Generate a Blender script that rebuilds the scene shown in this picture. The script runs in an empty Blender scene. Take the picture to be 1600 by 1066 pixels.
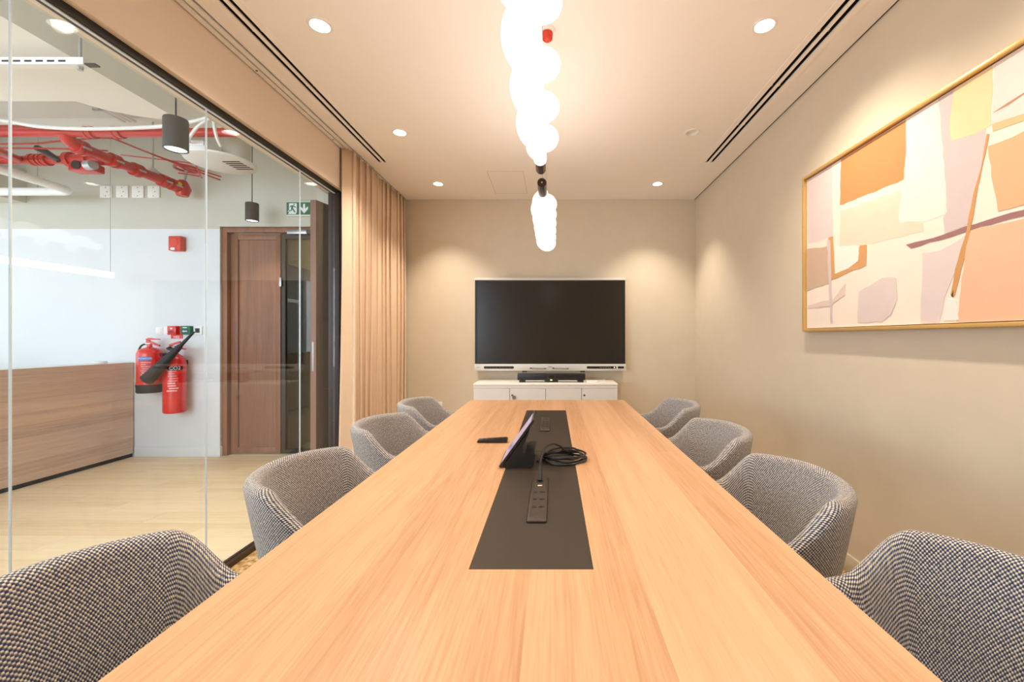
import bpy, bmesh, math, random
from mathutils import Vector, Matrix
random.seed(7)
SC = bpy.context.scene
COL = SC.collection
PI = math.pi

# ------------------------------------------------------------------ camera, world, daylight, exposure
CH = 1.265                                     # camera height
cam_d = bpy.data.cameras.new('camera'); cam = bpy.data.objects.new('camera', cam_d); COL.objects.link(cam)
cam.location = (0, 0, CH); cam.rotation_euler = (PI / 2, 0, 0)
cam_d.sensor_width = 36; cam_d.lens = 660 * 36 / 1600
cam_d.shift_x = -0.0403; cam_d.shift_y = -0.003
cam_d.clip_start = 0.02; cam_d.clip_end = 60
SC.camera = cam

w = bpy.data.worlds.new('world'); SC.world = w; w.use_nodes = True
w.node_tree.nodes['Background'].inputs[0].default_value = (0.80, 0.90, 1.0, 1)
w.node_tree.nodes['Background'].inputs[1].default_value = 1.0

def area_light(name, loc, rot, sx, sy, energy, col):
    d = bpy.data.lights.new(name, 'AREA'); d.shape = 'RECTANGLE'; d.size = sx; d.size_y = sy
    d.energy = energy; d.color = col
    o = bpy.data.objects.new(name, d); COL.objects.link(o); o.location = loc; o.rotation_euler = rot
    return o
# daylight entering through the office window wall on the far left
area_light('window_daylight', (-8.05, 1.0, 1.75), (0, -PI / 2, 0), 2.3, 6.6, 25, (0.74, 0.87, 1.0))
# fill light added at an invented near window, brightening desk front and far wall
area_light('near_window_fill', (-4.6, -2.95, 1.75), (PI / 2, 0, 0), 5.0, 2.3, 140, (0.68, 0.83, 1.0))

vs = SC.view_settings
vs.view_transform = 'Standard'; vs.look = 'None'; vs.gamma = 1; vs.use_curve_mapping = False
vs.exposure = 0.78
SPOT_E = 40.0
PEND_E = 2.6
WARM = (1.0, 0.88, 0.72)

# ------------------------------------------------------------------ materials
def S(r, g, b):
    f = lambda c: (c / 255 / 12.92) if c / 255 <= 0.04045 else ((c / 255 + 0.055) / 1.055) ** 2.4
    return (f(r), f(g), f(b), 1)

MATS = {}
def new_mat(name):
    m = bpy.data.materials.new(name); m.use_nodes = True
    MATS[name] = m
    return m, m.node_tree.nodes, m.node_tree.links, m.node_tree.nodes['Principled BSDF']

def mat(name, col, rough=0.5, metal=0.0, var=0.04, scale=8.0, bump=0.0, bscale=80.0, spec=0.5, emit=None, estr=0.0, coat=0.0):
    """plain surface with a little procedural variation of its colour"""
    m, N, L, P = new_mat(name)
    tc = N.new('ShaderNodeTexCoord')
    nz = N.new('ShaderNodeTexNoise'); nz.inputs['Scale'].default_value = scale; nz.inputs['Detail'].default_value = 4
    L.new(tc.outputs['Object'], nz.inputs['Vector'])
    mx = N.new('ShaderNodeMix'); mx.data_type = 'RGBA'
    mx.inputs[6].default_value = tuple(c * (1 - var) for c in col[:3]) + (1,)
    mx.inputs[7].default_value = tuple(min(1, c * (1 + var)) for c in col[:3]) + (1,)
    L.new(nz.outputs['Fac'], mx.inputs[0]); L.new(mx.outputs[2], P.inputs['Base Color'])
    P.inputs['Roughness'].default_value = rough; P.inputs['Metallic'].default_value = metal
    P.inputs['Specular IOR Level'].default_value = spec; P.inputs['Coat Weight'].default_value = coat
    if emit: P.inputs['Emission Color'].default_value = emit; P.inputs['Emission Strength'].default_value = estr
    if bump:
        n2 = N.new('ShaderNodeTexNoise'); n2.inputs['Scale'].default_value = bscale; n2.inputs['Detail'].default_value = 3
        L.new(tc.outputs['Object'], n2.inputs['Vector'])
        b = N.new('ShaderNodeBump'); b.inputs['Strength'].default_value = bump; b.inputs['Distance'].default_value = 0.01
        L.new(n2.outputs['Fac'], b.inputs['Height']); L.new(b.outputs[0], P.inputs['Normal'])
    return m

def wood(name, c_light, c_mid, c_dark, axis='Y', board=0.12, rough=0.4, across='X', grain=1.0, per_object=False, seam=0.0):
    """wood laminate: long grain along one axis, boards of slightly different tone across it"""
    m, N, L, P = new_mat(name)
    tc = N.new('ShaderNodeTexCoord'); sep = N.new('ShaderNodeSeparateXYZ'); L.new(tc.outputs['Object'], sep.inputs[0])
    third = [a for a in 'XYZ' if a not in (axis, across)][0]
    def math_(op, a, b=None):
        n = N.new('ShaderNodeMath'); n.operation = op
        for i, v in enumerate((a, b)):
            if v is None: continue
            if isinstance(v, (int, float)): n.inputs[i].default_value = v
            else: L.new(v, n.inputs[i])
        return n.outputs[0]
    fl = math_('FLOOR', math_('DIVIDE', sep.outputs[across], board))
    wn = N.new('ShaderNodeTexWhiteNoise'); wn.noise_dimensions = '1D'
    src = fl
    if per_object:
        oi = N.new('ShaderNodeObjectInfo'); src = math_('ADD', fl, math_('MULTIPLY', oi.outputs['Random'], 91.7))
    L.new(src, wn.inputs['W'])
    off = math_('MULTIPLY', wn.outputs['Value'], 13.0)
    cb = N.new('ShaderNodeCombineXYZ')
    L.new(math_('MULTIPLY', sep.outputs[across], 1.0), cb.inputs[0])
    L.new(math_('ADD', math_('MULTIPLY', sep.outputs[axis], 0.03), off), cb.inputs[1])
    L.new(sep.outputs[third], cb.inputs[2])
    n1 = N.new('ShaderNodeTexNoise'); n1.inputs['Scale'].default_value = 14; n1.inputs['Detail'].default_value = 6; n1.inputs['Roughness'].default_value = 0.62; n1.inputs['Distortion'].default_value = 0.9
    L.new(cb.outputs[0], n1.inputs['Vector'])
    n2 = N.new('ShaderNodeTexNoise'); n2.inputs['Scale'].default_value = 190; n2.inputs['Detail'].default_value = 4; n2.inputs['Distortion'].default_value = 0.6
    L.new(cb.outputs[0], n2.inputs['Vector'])
    fac = math_('ADD', math_('MULTIPLY', n1.outputs['Fac'], 0.55), math_('MULTIPLY', n2.outputs['Fac'], 0.45))
    fac = math_('ADD', fac, math_('MULTIPLY', math_('SUBTRACT', wn.outputs['Value'], 0.5), 0.18))
    rp = N.new('ShaderNodeValToRGB'); e = rp.color_ramp.elements
    e[0].position = 0.5 - 0.2 * grain; e[0].color = c_dark
    e[1].position = 0.5 + 0.2 * grain; e[1].color = c_light
    q = rp.color_ramp.elements.new(0.5); q.color = c_mid
    L.new(fac, rp.inputs[0]); L.new(rp.outputs[0], P.inputs['Base Color'])
    P.inputs['Roughness'].default_value = rough
    b = N.new('ShaderNodeBump'); b.inputs['Strength'].default_value = 0.08; b.inputs['Distance'].default_value = 0.002
    L.new(n2.outputs['Fac'], b.inputs['Height']); L.new(b.outputs[0], P.inputs['Normal'])
    return m

def weave(name):
    """basket-weave upholstery in UV metres"""
    m, N, L, P = new_mat(name)
    uv = N.new('ShaderNodeUVMap'); sep = N.new('ShaderNodeSeparateXYZ'); L.new(uv.outputs[0], sep.inputs[0])
    def mt(op, a, b=None):
        n = N.new('ShaderNodeMath'); n.operation = op
        for i, v in enumerate((a, b)):
            if v is None: continue
            if isinstance(v, (int, float)): n.inputs[i].default_value = v
            else: L.new(v, n.inputs[i])
        return n.outputs[0]
    p = 0.0098
    su = mt('SINE', mt('MULTIPLY', sep.outputs[0], 2 * PI / p)); sv = mt('SINE', mt('MULTIPLY', sep.outputs[1], 2 * PI / p))
    pr = mt('MULTIPLY', su, sv)
    nz = N.new('ShaderNodeTexNoise'); nz.inputs['Scale'].default_value = 120; nz.inputs['Detail'].default_value = 2
    L.new(uv.outputs[0], nz.inputs['Vector'])
    fac = mt('ADD', mt('MULTIPLY', pr, 0.62), mt('MULTIPLY', nz.outputs['Fac'], 0.95))
    rp = N.new('ShaderNodeValToRGB'); e = rp.color_ramp.elements
    e[0].position = 0.20; e[0].color = S(50, 58, 88)
    e[1].position = 0.82; e[1].color = S(228, 216, 194)
    q = e.new(0.50); q.color = S(122, 122, 134)
    L.new(fac, rp.inputs[0]); L.new(rp.outputs[0], P.inputs['Base Color'])
    P.inputs['Roughness'].default_value = 0.9; P.inputs['Specular IOR Level'].default_value = 0.2
    P.inputs['Sheen Weight'].default_value = 0.3; P.inputs['Sheen Roughness'].default_value = 0.5
    b = N.new('ShaderNodeBump'); b.inputs['Strength'].default_value = 0.5; b.inputs['Distance'].default_value = 0.002
    L.new(mt('ABSOLUTE', pr), b.inputs['Height']); L.new(b.outputs[0], P.inputs['Normal'])
    return m

def glass(name, tint=(0.97, 0.99, 0.985, 1), base=0.045):
    m, N, L, P = new_mat(name)
    out = N['Material Output']
    lw = N.new('ShaderNodeLayerWeight'); lw.inputs[0].default_value = 0.5
    def mt(op, a, b):
        n = N.new('ShaderNodeMath'); n.operation = op
        for i, v in enumerate((a, b)):
            if isinstance(v, (int, float)): n.inputs[i].default_value = v
            else: L.new(v, n.inputs[i])
        return n.outputs[0]
    f = mt('ADD', mt('MULTIPLY', mt('POWER', lw.outputs['Facing'], 5.0), 0.9), base)
    tr = N.new('ShaderNodeBsdfTransparent'); tr.inputs[0].default_value = tint
    gl = N.new('ShaderNodeBsdfGlossy'); gl.inputs['Roughness'].default_value = 0.0
    mx = N.new('ShaderNodeMixShader'); L.new(f, mx.inputs[0]); L.new(tr.outputs[0], mx.inputs[1]); L.new(gl.outputs[0], mx.inputs[2])
    L.new(mx.outputs[0], out.inputs[0]); N.remove(P)
    return m

def carpet(name):
    m, N, L, P = new_mat(name)
    tc = N.new('ShaderNodeTexCoord')
    n1 = N.new('ShaderNodeTexNoise'); n1.inputs['Scale'].default_value = 55; n1.inputs['Detail'].default_value = 5; L.new(tc.outputs['Object'], n1.inputs['Vector'])
    rp = N.new('ShaderNodeValToRGB'); e = rp.color_ramp.elements
    e[0].position = 0.35; e[0].color = S(150, 112, 62); e[1].position = 0.66; e[1].color = S(222, 190, 138)
    L.new(n1.outputs['Fac'], rp.inputs[0]); L.new(rp.outputs[0], P.inputs['Base Color']); P.inputs['Roughness'].default_value = 0.95
    n2 = N.new('ShaderNodeTexNoise'); n2.inputs['Scale'].default_value = 400; L.new(tc.outputs['Object'], n2.inputs['Vector'])
    b = N.new('ShaderNodeBump'); b.inputs['Strength'].default_value = 0.6; b.inputs['Distance'].default_value = 0.005
    L.new(n2.outputs['Fac'], b.inputs['Height']); L.new(b.outputs[0], P.inputs['Normal'])
    return m

def emitter(name, col, strength):
    m, N, L, P = new_mat(name)
    nz = N.new('ShaderNodeTexNoise'); nz.inputs['Scale'].default_value = 3
    mx = N.new('ShaderNodeMix'); mx.data_type = 'RGBA'
    mx.inputs[6].default_value = col; mx.inputs[7].default_value = tuple(min(1, c * 1.02) for c in col[:3]) + (1,)
    L.new(nz.outputs['Fac'], mx.inputs[0]); L.new(mx.outputs[2], P.inputs['Emission Color'])
    P.inputs['Base Color'].default_value = (0.9, 0.88, 0.86, 1); P.inputs['Emission Strength'].default_value = strength
    P.inputs['Roughness'].default_value = 0.3
    return m

WALL = mat('wall_paint', S(220, 207, 186), 0.85, bump=0.02, bscale=300)
CEIL = mat('ceiling_paint', S(249, 244, 240), 0.9, var=0.015)
BULK = mat('bulkhead_paint', S(234, 217, 200), 0.85, var=0.02)
WHITEW = mat('white_wall', S(228, 231, 234), 0.85, var=0.015)
GREYW = mat('greige_wall', S(206, 203, 190), 0.9, var=0.03)
SKIRT = mat('skirting', S(214, 204, 184), 0.6)
CARP = carpet('carpet')
TABLEW = wood('table_oak', S(214, 172, 134), S(203, 159, 121), S(182, 135, 98), 'Y', 0.118, 0.36, 'X', 1.0)
DESKW = wood('desk_ash', S(236, 208, 188), S(222, 190, 168), S(198, 164, 142), 'Y', 0.105, 0.45, 'Z', 1.0)
PLANKW = wood('plank_oak', S(250, 230, 198), S(242, 217, 180), S(222, 190, 148), 'X', 0.4, 0.5, 'Y', 1.3, per_object=True)
WALNUT = wood('walnut', S(170, 118, 84), S(144, 96, 67), S(114, 74, 52), 'Z', 0.14, 0.45, 'X', 1.2)
DARKW = mat('dark_brown_panel', S(52, 38, 34), 0.5, var=0.08)
EDGEW = mat('brown_edge', S(128, 94, 80), 0.5, var=0.08)
BLACK = mat('black_metal', S(26, 24, 22), 0.45)
DARKPLEN = mat('dark_plenum', S(14, 12, 10), 0.9)
CHAR = mat('charcoal_metal', S(62, 60, 58), 0.55)
WHITEM = mat('white_metal', S(242, 240, 236), 0.4, var=0.01)
CREAMP = mat('cream_paint', S(248, 246, 240), 0.85, var=0.03, bump=0.03, bscale=20)
BEIGED = mat('beige_duct', S(212, 204, 186), 0.8)
GALV = mat('galvanised', S(190, 192, 192), 0.4, 0.7, var=0.08)
REDP = mat('red_pipe', S(196, 28, 20), 0.38, var=0.06, coat=0.2)
REDC = mat('red_enamel', S(226, 34, 30), 0.3, var=0.03, coat=0.4)
REDD = mat('red_plastic', S(214, 62, 40), 0.45)
GREEN = mat('sign_green', S(20, 110, 72), 0.5)
SIGNW = mat('sign_white', S(246, 246, 248), 0.5, var=0.01)
BLUEB = mat('label_blue', S(60, 110, 190), 0.5)
YELL = mat('yellow_plastic', S(240, 204, 40), 0.45)
CHROME = mat('chrome', S(210, 210, 210), 0.18, 1.0)
STEEL = mat('brushed_steel', S(176, 176, 178), 0.35, 0.9)
BLKP = mat('black_plastic', S(24, 23, 23), 0.42)
BLKR = mat('black_rubber', S(34, 33, 34), 0.6)
INLAY = mat('inlay_laminate', S(56, 47, 40), 0.42, var=0.05, scale=4)
SOCKP = mat('socket_plastic', S(64, 55, 48), 0.35)
SCREEN = mat('screen_glass', S(30, 27, 25), 0.21, var=0.02, spec=0.6)
TVSIL = mat('display_bezel', S(220, 216, 210), 0.4, var=0.01)
CABW = mat('cabinet_white', S(232, 230, 228), 0.4, var=0.01)
CABT = mat('cabinet_top', S(244, 240, 232), 0.4, var=0.01)
GOLD = mat('gold_frame', S(226, 188, 118), 0.35, 0.5, var=0.06)
CURT = mat('curtain_cloth', S(232, 206, 180), 0.9, var=0.04, bump=0.15, bscale=500, spec=0.2)
FABRIC = weave('tweed')
GLASS = glass('clear_glass')
DGLASS = glass('tinted_glass', (0.55, 0.53, 0.44, 1), 0.04)
JOINT = mat('joint_strip', S(226, 232, 238), 0.3, var=0.01)
TUBE = emitter('glowing_tube', (1.0, 0.86, 0.82, 1), 0.58)
LENS = emitter('lamp_lens', (1.0, 0.95, 0.88, 1), 14.0)
LENSC = emitter('cool_lens', (0.80, 0.88, 1.0, 1), 2.0)
LEDBAR = emitter('led_bar', (1.0, 0.98, 0.95, 1), 1.6)
LEDR = emitter('red_led', (1.0, 0.10, 0.05, 1), 0.5)
LEDG = emitter('green_led', (0.7, 1.0, 0.1, 1), 1.5)
LCD = mat('tablet_display', S(60, 58, 74), 0.2, emit=(0.50, 0.48, 0.78, 1), estr=0.30)
TILE = mat('pale_tile', S(214, 212, 204), 0.4)
OLIVE = mat('olive_panel', S(92, 84, 58), 0.5, var=0.12, scale=3)
OLIVEL = mat('olive_light', S(132, 118, 82), 0.6, var=0.1, scale=3)
PANB = mat('pantry_beige', S(190, 180, 148), 0.7)

# ------------------------------------------------------------------ mesh helpers
def BM(): return bmesh.new()

def box(bm, x0, x1, y0, y1, z0, z1, mi=0, bev=0.0, seg=2):
    vs_ = [bm.verts.new(p) for p in ((x0, y0, z0), (x1, y0, z0), (x1, y1, z0), (x0, y1, z0), (x0, y0, z1), (x1, y0, z1), (x1, y1, z1), (x0, y1, z1))]
    fs = [bm.faces.new([vs_[i] for i in q]) for q in ((0, 3, 2, 1), (4, 5, 6, 7), (0, 1, 5, 4), (1, 2, 6, 5), (2, 3, 7, 6), (3, 0, 4, 7))]
    for f in fs: f.material_index = mi
    if bev:
        es = list({e for f in fs for e in f.edges})
        r = bmesh.ops.bevel(bm, geom=es, offset=bev, segments=seg, affect='EDGES', profile=0.5)
        for f in r['faces']: f.material_index = mi; f.smooth = True
    return bm

def frame_axes(d):
    d = d.normalized(); up = Vector((0, 0, 1)) if abs(d.z) < 0.95 else Vector((0, 1, 0))
    a = d.cross(up).normalized(); b = a.cross(d).normalized()
    return a, b

def cyl(bm, p0, p1, r0, r1=None, n=16, caps=True, mi=0):
    r1 = r0 if r1 is None else r1
    p0 = Vector(p0); p1 = Vector(p1); a, b = frame_axes(p1 - p0)
    A = [bm.verts.new(p0 + (a * math.cos(2 * PI * i / n) + b * math.sin(2 * PI * i / n)) * r0) for i in range(n)]
    B = [bm.verts.new(p1 + (a * math.cos(2 * PI * i / n) + b * math.sin(2 * PI * i / n)) * r1) for i in range(n)]
    for i in range(n):
        f = bm.faces.new((A[i], A[(i + 1) % n], B[(i + 1) % n], B[i])); f.smooth = True; f.material_index = mi
    if caps:
        f = bm.faces.new(list(reversed(A))); f.material_index = mi
        f = bm.faces.new(B); f.material_index = mi
    return bm

def tube(bm, pts, r, n=8, caps=True, mi=0):
    pts = [Vector(p) for p in pts]; rings = []
    a = None
    for i, p in enumerate(pts):
        t = (pts[min(i + 1, len(pts) - 1)] - pts[max(i - 1, 0)]).normalized()
        if a is None: a, b = frame_axes(t)
        else:
            a = (a - t * a.dot(t)).normalized(); b = t.cross(a).normalized() * -1
            b = a.cross(t).normalized()
        rr = r[i] if isinstance(r, (list, tuple)) else r
        rings.append([bm.verts.new(p + (a * math.cos(2 * PI * k / n) + b * math.sin(2 * PI * k / n)) * rr) for k in range(n)])
    for i in range(len(rings) - 1):
        for k in range(n):
            f = bm.faces.new((rings[i][k], rings[i][(k + 1) % n], rings[i + 1][(k + 1) % n], rings[i + 1][k])); f.smooth = True; f.material_index = mi
    if caps:
        for rg in (list(reversed(rings[0])), rings[-1]):
            f = bm.faces.new(rg); f.material_index = mi
    return bm

def spline(pts, n=8):
    P = [Vector(p) for p in pts]; out = []
    for i in range(len(P) - 1):
        p0 = P[max(i - 1, 0)]; p1 = P[i]; p2 = P[i + 1]; p3 = P[min(i + 2, len(P) - 1)]
        for k in range(n):
            t = k / n
            out.append(0.5 * ((2 * p1) + (p2 - p0) * t + (2 * p0 - 5 * p1 + 4 * p2 - p3) * t * t + (3 * p1 - p0 - 3 * p2 + p3) * t ** 3))
    out.append(P[-1]); return out

def lathe(bm, prof, c, n=32, mi=0, axis='Z'):
    """profile (r, h) round an axis through c"""
    rings = []
    for r, h in prof:
        ring = []
        if r < 1e-6: ring = [bm.verts.new(_ax(c, 0, 0, h, axis))]
        else: ring = [bm.verts.new(_ax(c, r * math.cos(2 * PI * i / n), r * math.sin(2 * PI * i / n), h, axis)) for i in range(n)]
        rings.append(ring)
    for A, B in zip(rings, rings[1:]):
        for i in range(n):
            j = (i + 1) % n
            if len(A) == 1 and len(B) == 1: continue
            if len(A) == 1: f = bm.faces.new((A[0], B[i], B[j]))
            elif len(B) == 1: f = bm.faces.new((A[i], A[j], B[0]))
            else: f = bm.faces.new((A[i], A[j], B[j], B[i]))
            f.smooth = True; f.material_index = mi
    return bm
def _ax(c, u, v, h, axis):
    if axis == 'Z': return (c[0] + u, c[1] + v, c[2] + h)
    if axis == 'Y': return (c[0] + u, c[1] + h, c[2] + v)
    return (c[0] + h, c[1] + u, c[2] + v)

def prism(bm, pts, fn, d0, d1, mi=0):
    """2-D outline pts, fn(u, v, d) -> 3-D point, extruded d0..d1"""
    A = [bm.verts.new(fn(u, v, d0)) for u, v in pts]; B = [bm.verts.new(fn(u, v, d1)) for u, v in pts]
    n = len(pts); fs = [bm.faces.new(A), bm.faces.new(list(reversed(B)))]
    for i in range(n): fs.append(bm.faces.new((A[i], B[i], B[(i + 1) % n], A[(i + 1) % n])))
    for f in fs: f.material_index = mi
    return bm

def world_origin(p):
    o = Vector((0, 0, 0))
    while p: o += p.location; p = p.parent
    return o

def obj(name, bm, mats, parent=None, origin=None, sharp=40):
    """bmesh given in world coordinates -> one linked mesh object"""
    bmesh.ops.recalc_face_normals(bm, faces=bm.faces)
    me = bpy.data.meshes.new(name)
    base = world_origin(parent) if parent else None
    if parent is None:
        if origin is None:
            xs = [v.co for v in bm.verts]
            origin = Vector(((min(v.x for v in xs) + max(v.x for v in xs)) / 2, (min(v.y for v in xs) + max(v.y for v in xs)) / 2, min(v.z for v in xs)))
        base = Vector(origin)
    bmesh.ops.translate(bm, verts=bm.verts, vec=-base)
    bm.to_mesh(me); bm.free()
    for m in (mats if isinstance(mats, (list, tuple)) else [mats]): me.materials.append(m)
    me.set_sharp_from_angle(angle=math.radians(sharp))
    o = bpy.data.objects.new(name, me); COL.objects.link(o)
    if parent: o.parent = parent
    else: o.location = base
    return o

def tag(o, label=None, cat=None, group=None, kind=None):
    if label: o['label'] = label
    if cat: o['category'] = cat
    if group: o['group'] = group
    if kind: o['kind'] = kind
    return o

def thing(name, loc, label, cat, group=None):
    o = bpy.data.objects.new(name, None); o.empty_display_size = 0.05; COL.objects.link(o); o.location = loc
    return tag(o, label, cat, group)

def copy_tree(o, parent=None):
    c = o.copy(); COL.objects.link(c)
    if parent: c.parent = parent
    for ch in list(o.children): copy_tree(ch, c)
    return c

def struct(name, bm, m, label, parent=None):
    o = obj(name, bm, m, parent)
    if parent is None: tag(o, label, name.split('_')[0], kind='structure')
    return o

def text_faces(body, size):
    cu = bpy.data.curves.new('t', 'FONT'); cu.body = body; cu.size = size; cu.align_x = 'CENTER'; cu.align_y = 'CENTER'; cu.resolution_u = 3
    o = bpy.data.objects.new('t', cu); COL.objects.link(o)
    me = bpy.data.meshes.new_from_object(o.evaluated_get(bpy.context.evaluated_depsgraph_get()))
    vs_ = [(v.co.x, v.co.y) for v in me.vertices]; fs = [tuple(p.vertices) for p in me.polygons]
    bpy.data.objects.remove(o); bpy.data.meshes.remove(me); bpy.data.curves.remove(cu)
    return vs_, fs
def text(bm, body, size, fn, mi=0, bold=0.0):
    vs_, fs = text_faces(body, size)
    V = [bm.verts.new(fn(x, y)) for x, y in vs_]
    for f in fs:
        try: bm.faces.new([V[i] for i in f]).material_index = mi
        except ValueError: pass
    return bm

# ------------------------------------------------------------------ the setting
XR, XB, XG = 1.597, -1.744, -1.80            # right wall, bulkhead face, glass plane
YB, YREAR, ZC = 4.76, -1.6, CH + 1.555       # back wall, wall behind the camera, ceiling
YO, ZO = 4.51, 3.5                           # office far wall, office slab

struct('floor', box(BM(), -1.775, XR, YREAR, YB, -0.1, 0.0), CARP, 'golden beige carpet of the meeting room')
struct('wall_right', box(BM(), XR, XR + 0.15, YREAR, YB + 0.15, -0.1, 3.0), WALL, 'warm greige painted wall behind the right-hand chairs')
struct('wall_back', box(BM(), -1.86, XR, YB, YB + 0.15, -0.1, 3.0), WALL, 'warm greige wall behind the display')
struct('wall_rear', box(BM(), -1.9, XR, YREAR - 0.15, YREAR, -0.1, 3.0), WALL, 'greige wall behind the camera')
struct('baseboard_right', box(BM(), XR - 0.014, XR, YREAR, YB, 0.0, 0.10, bev=0.002), SKIRT, 'greige skirting board along the right wall')
struct('baseboard_back', box(BM(), XB, XR - 0.014, YB - 0.014, YB, 0.0, 0.10, bev=0.002), SKIRT, 'greige skirting board below the display')

# ceiling sheet with round holes for the downlights and long slots for the two diffusers
LX = (-1.16, 1.05); LYS = (-0.1, 1.0, 2.1, 3.195, 4.256); RH = 0.048
SLOT = [(-1.577, -1.437), (1.305, 1.45)]; SLY = (0.35, 3.765)
def ceiling():
    bm = BM(); hq = 0.07
    holes = [(x - hq, x + hq, y - hq, y + hq) for x in LX for y in LYS]
    slots = [(a + 0.022, b - 0.022, SLY[0] + 0.02, SLY[1] - 0.02) for a, b in SLOT]
    xs = sorted({-1.655, XR - 0.012} | {v for h in holes + slots for v in h[:2]})
    ys = sorted({YREAR, YB - 0.003} | {v for h in holes + slots for v in h[2:]})
    for x0, x1 in zip(xs, xs[1:]):
        for y0, y1 in zip(ys, ys[1:]):
            cx, cy = (x0 + x1) / 2, (y0 + y1) / 2
            if any(h[0] < cx < h[1] and h[2] < cy < h[3] for h in holes + slots): continue
            bm.faces.new([bm.verts.new(p) for p in ((x0, y0, ZC), (x0, y1, ZC), (x1, y1, ZC), (x1, y0, ZC))])
    n = 32
    for x in LX:
        for y in LYS:
            for i in range(n):
                q = []
                for k in (i, i + 1):
                    a = 2 * PI * k / n; c, s = math.cos(a), math.sin(a); m = hq / max(abs(c), abs(s))
                    q.append(((x + c * RH, y + s * RH, ZC), (x + c * m, y + s * m, ZC)))
                bm.faces.new([bm.verts.new(p) for p in (q[0][0], q[0][1], q[1][1], q[1][0])])
    for a, b, y0, y1 in slots:                                  # upstands round the slots
        for (p, q) in (((a, y0), (b, y0)), ((b, y0), (b, y1)), ((b, y1), (a, y1)), ((a, y1), (a, y0))):
            bm.faces.new([bm.verts.new(v) for v in ((*p, ZC), (*q, ZC), (*q, ZC + 0.1), (*p, ZC + 0.1))])
    # dark reveal beside the curtain track and the shadow gaps at the walls
    box(bm, -1.655, -1.652, YREAR, YB, ZC, ZC + 0.08, 0)
    box(bm, XB, XR, YREAR, YB + 0.1, ZC + 0.11, ZC + 0.2, 0)
    return bm
cl = struct('ceiling', ceiling(), CEIL, 'pale warm white plasterboard ceiling of the meeting room')
obj('shadow_gap', box(box(BM(), XR - 0.012, XR, YREAR, YB, ZC + 0.006, ZC + 0.02), -1.655, XR, YB - 0.003, YB, ZC + 0.006, ZC + 0.02), DARKPLEN, cl)
hb = BM()
for (x0, x1, y0, y1) in ((-0.62, -0.28, 3.938, 3.941), (-0.62, -0.28, 4.55, 4.553), (-0.283, -0.28, 3.938, 4.553), (-0.62, -0.617, 3.938, 4.553)):
    box(hb, x0, x1, y0, y1, ZC - 0.0008, ZC + 0.002)
obj('access_hatch', hb, mat('hatch_line', S(196, 178, 156), 0.8), cl)

# bulkhead over the glass, with the curtain track beside it
struct('trim_1', box(BM(), -1.90, XB, YREAR, YB, 2.487, 3.0), BULK, 'beige bulkhead above the glass partition')
tr = thing('curtain_track', (-1.70, 2.0, ZC), 'slim white curtain track running along the top of the beige bulkhead', 'curtain track')
obj('rail', box(box(BM(), -1.736, -1.706, YREAR, YB - 0.01, ZC - 0.004, ZC + 0.03), -1.694, -1.664, YREAR, YB - 0.01, ZC - 0.004, ZC + 0.03), WHITEM, tr)
obj('groove', box(BM(), -1.744, -1.656, YREAR, YB - 0.01, ZC + 0.012, ZC + 0.06), DARKPLEN, tr)
for y in (1.42, 1.66, 2.45, 3.3):
    obj('screw', cyl(BM(), (-1.72, y, ZC - 0.006), (-1.72, y, ZC - 0.001), 0.006, n=10), BLACK, tr)

# ------------------------------------------------------------------ glass partition
part_y = [YREAR, -0.24, 0.58, 1.40, 2.19, 3.0, 3.47]
gp = tag(obj('wall_left', box(BM(), -1.826, -1.775, YREAR, 4.52, 2.456, 2.487), BLACK), 'frameless glass partition with black head and floor channels', 'partition', kind='structure')
obj('head_seal', box(BM(), -1.805, -1.791, YREAR, 3.47, 2.452, 2.456), JOINT, gp)
obj('floor_channel', box(BM(), -1.825, -1.772, YREAR, 3.47, 0.0, 0.03, bev=0.002), mat('bronze_channel', S(72, 58, 42), 0.4, 0.5), gp)
for a, b in zip(part_y, part_y[1:]):
    obj('pane', box(BM(), -1.806, -1.794, a + 0.002, b - 0.002, 0.03, 2.455), GLASS, gp)
for y in part_y[1:-1]:
    obj('joint_strip', box(BM(), -1.8035, -1.7965, y - 0.002, y + 0.002, 0.03, 2.453), JOINT, gp)
obj('door_jamb', box(BM(), -1.85, -1.76, 3.47, 3.53, 0, 2.462, bev=0.003), DARKW, gp)
obj('door_jamb', box(BM(), -1.86, -1.76, 4.47, 4.53, 0, 2.462, bev=0.003), DARKW, gp)

# ------------------------------------------------------------------ office shell beyond the glass
of = struct('floor_office', box(BM(), -8.2, -1.83, -3.0, 4.62, -0.1, -0.012), PLANKW, 'pale oak plank floor of the reception area')
me_pl = {}
def plank(x0, x1, y0, y1):
    L_ = round(x1 - x0, 3); W_ = round(y1 - y0, 3)
    if (L_, W_) not in me_pl:
        o = obj('plank', box(BM(), -L_ / 2 + 0.0008, L_ / 2 - 0.0008, -W_ / 2 + 0.0008, W_ / 2 - 0.0008, -0.012, 0.0, bev=0.001, seg=1), PLANKW, of)
        me_pl[(L_, W_)] = o.data
    else:
        o = bpy.data.objects.new('plank', me_pl[(L_, W_)]); COL.objects.link(o); o.parent = of
    o.location = Vector(((x0 + x1) / 2, (y0 + y1) / 2, 0)) - of.location
    return o
me_fix = None
row = 0; y = 0.42
while y < 4.6:
    y1 = min(y + 0.19, 4.61); offs = (row * 0.46) % 1.25; x = -1.83
    first = True
    while x > -6.4:
        x0 = max(x - (offs if first and offs > 0.1 else 1.25), -6.5)
        plank(x0, x, y, y1); x = x0; first = False
    y = y1; row += 1
    if y1 >= 4.6: break
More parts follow.
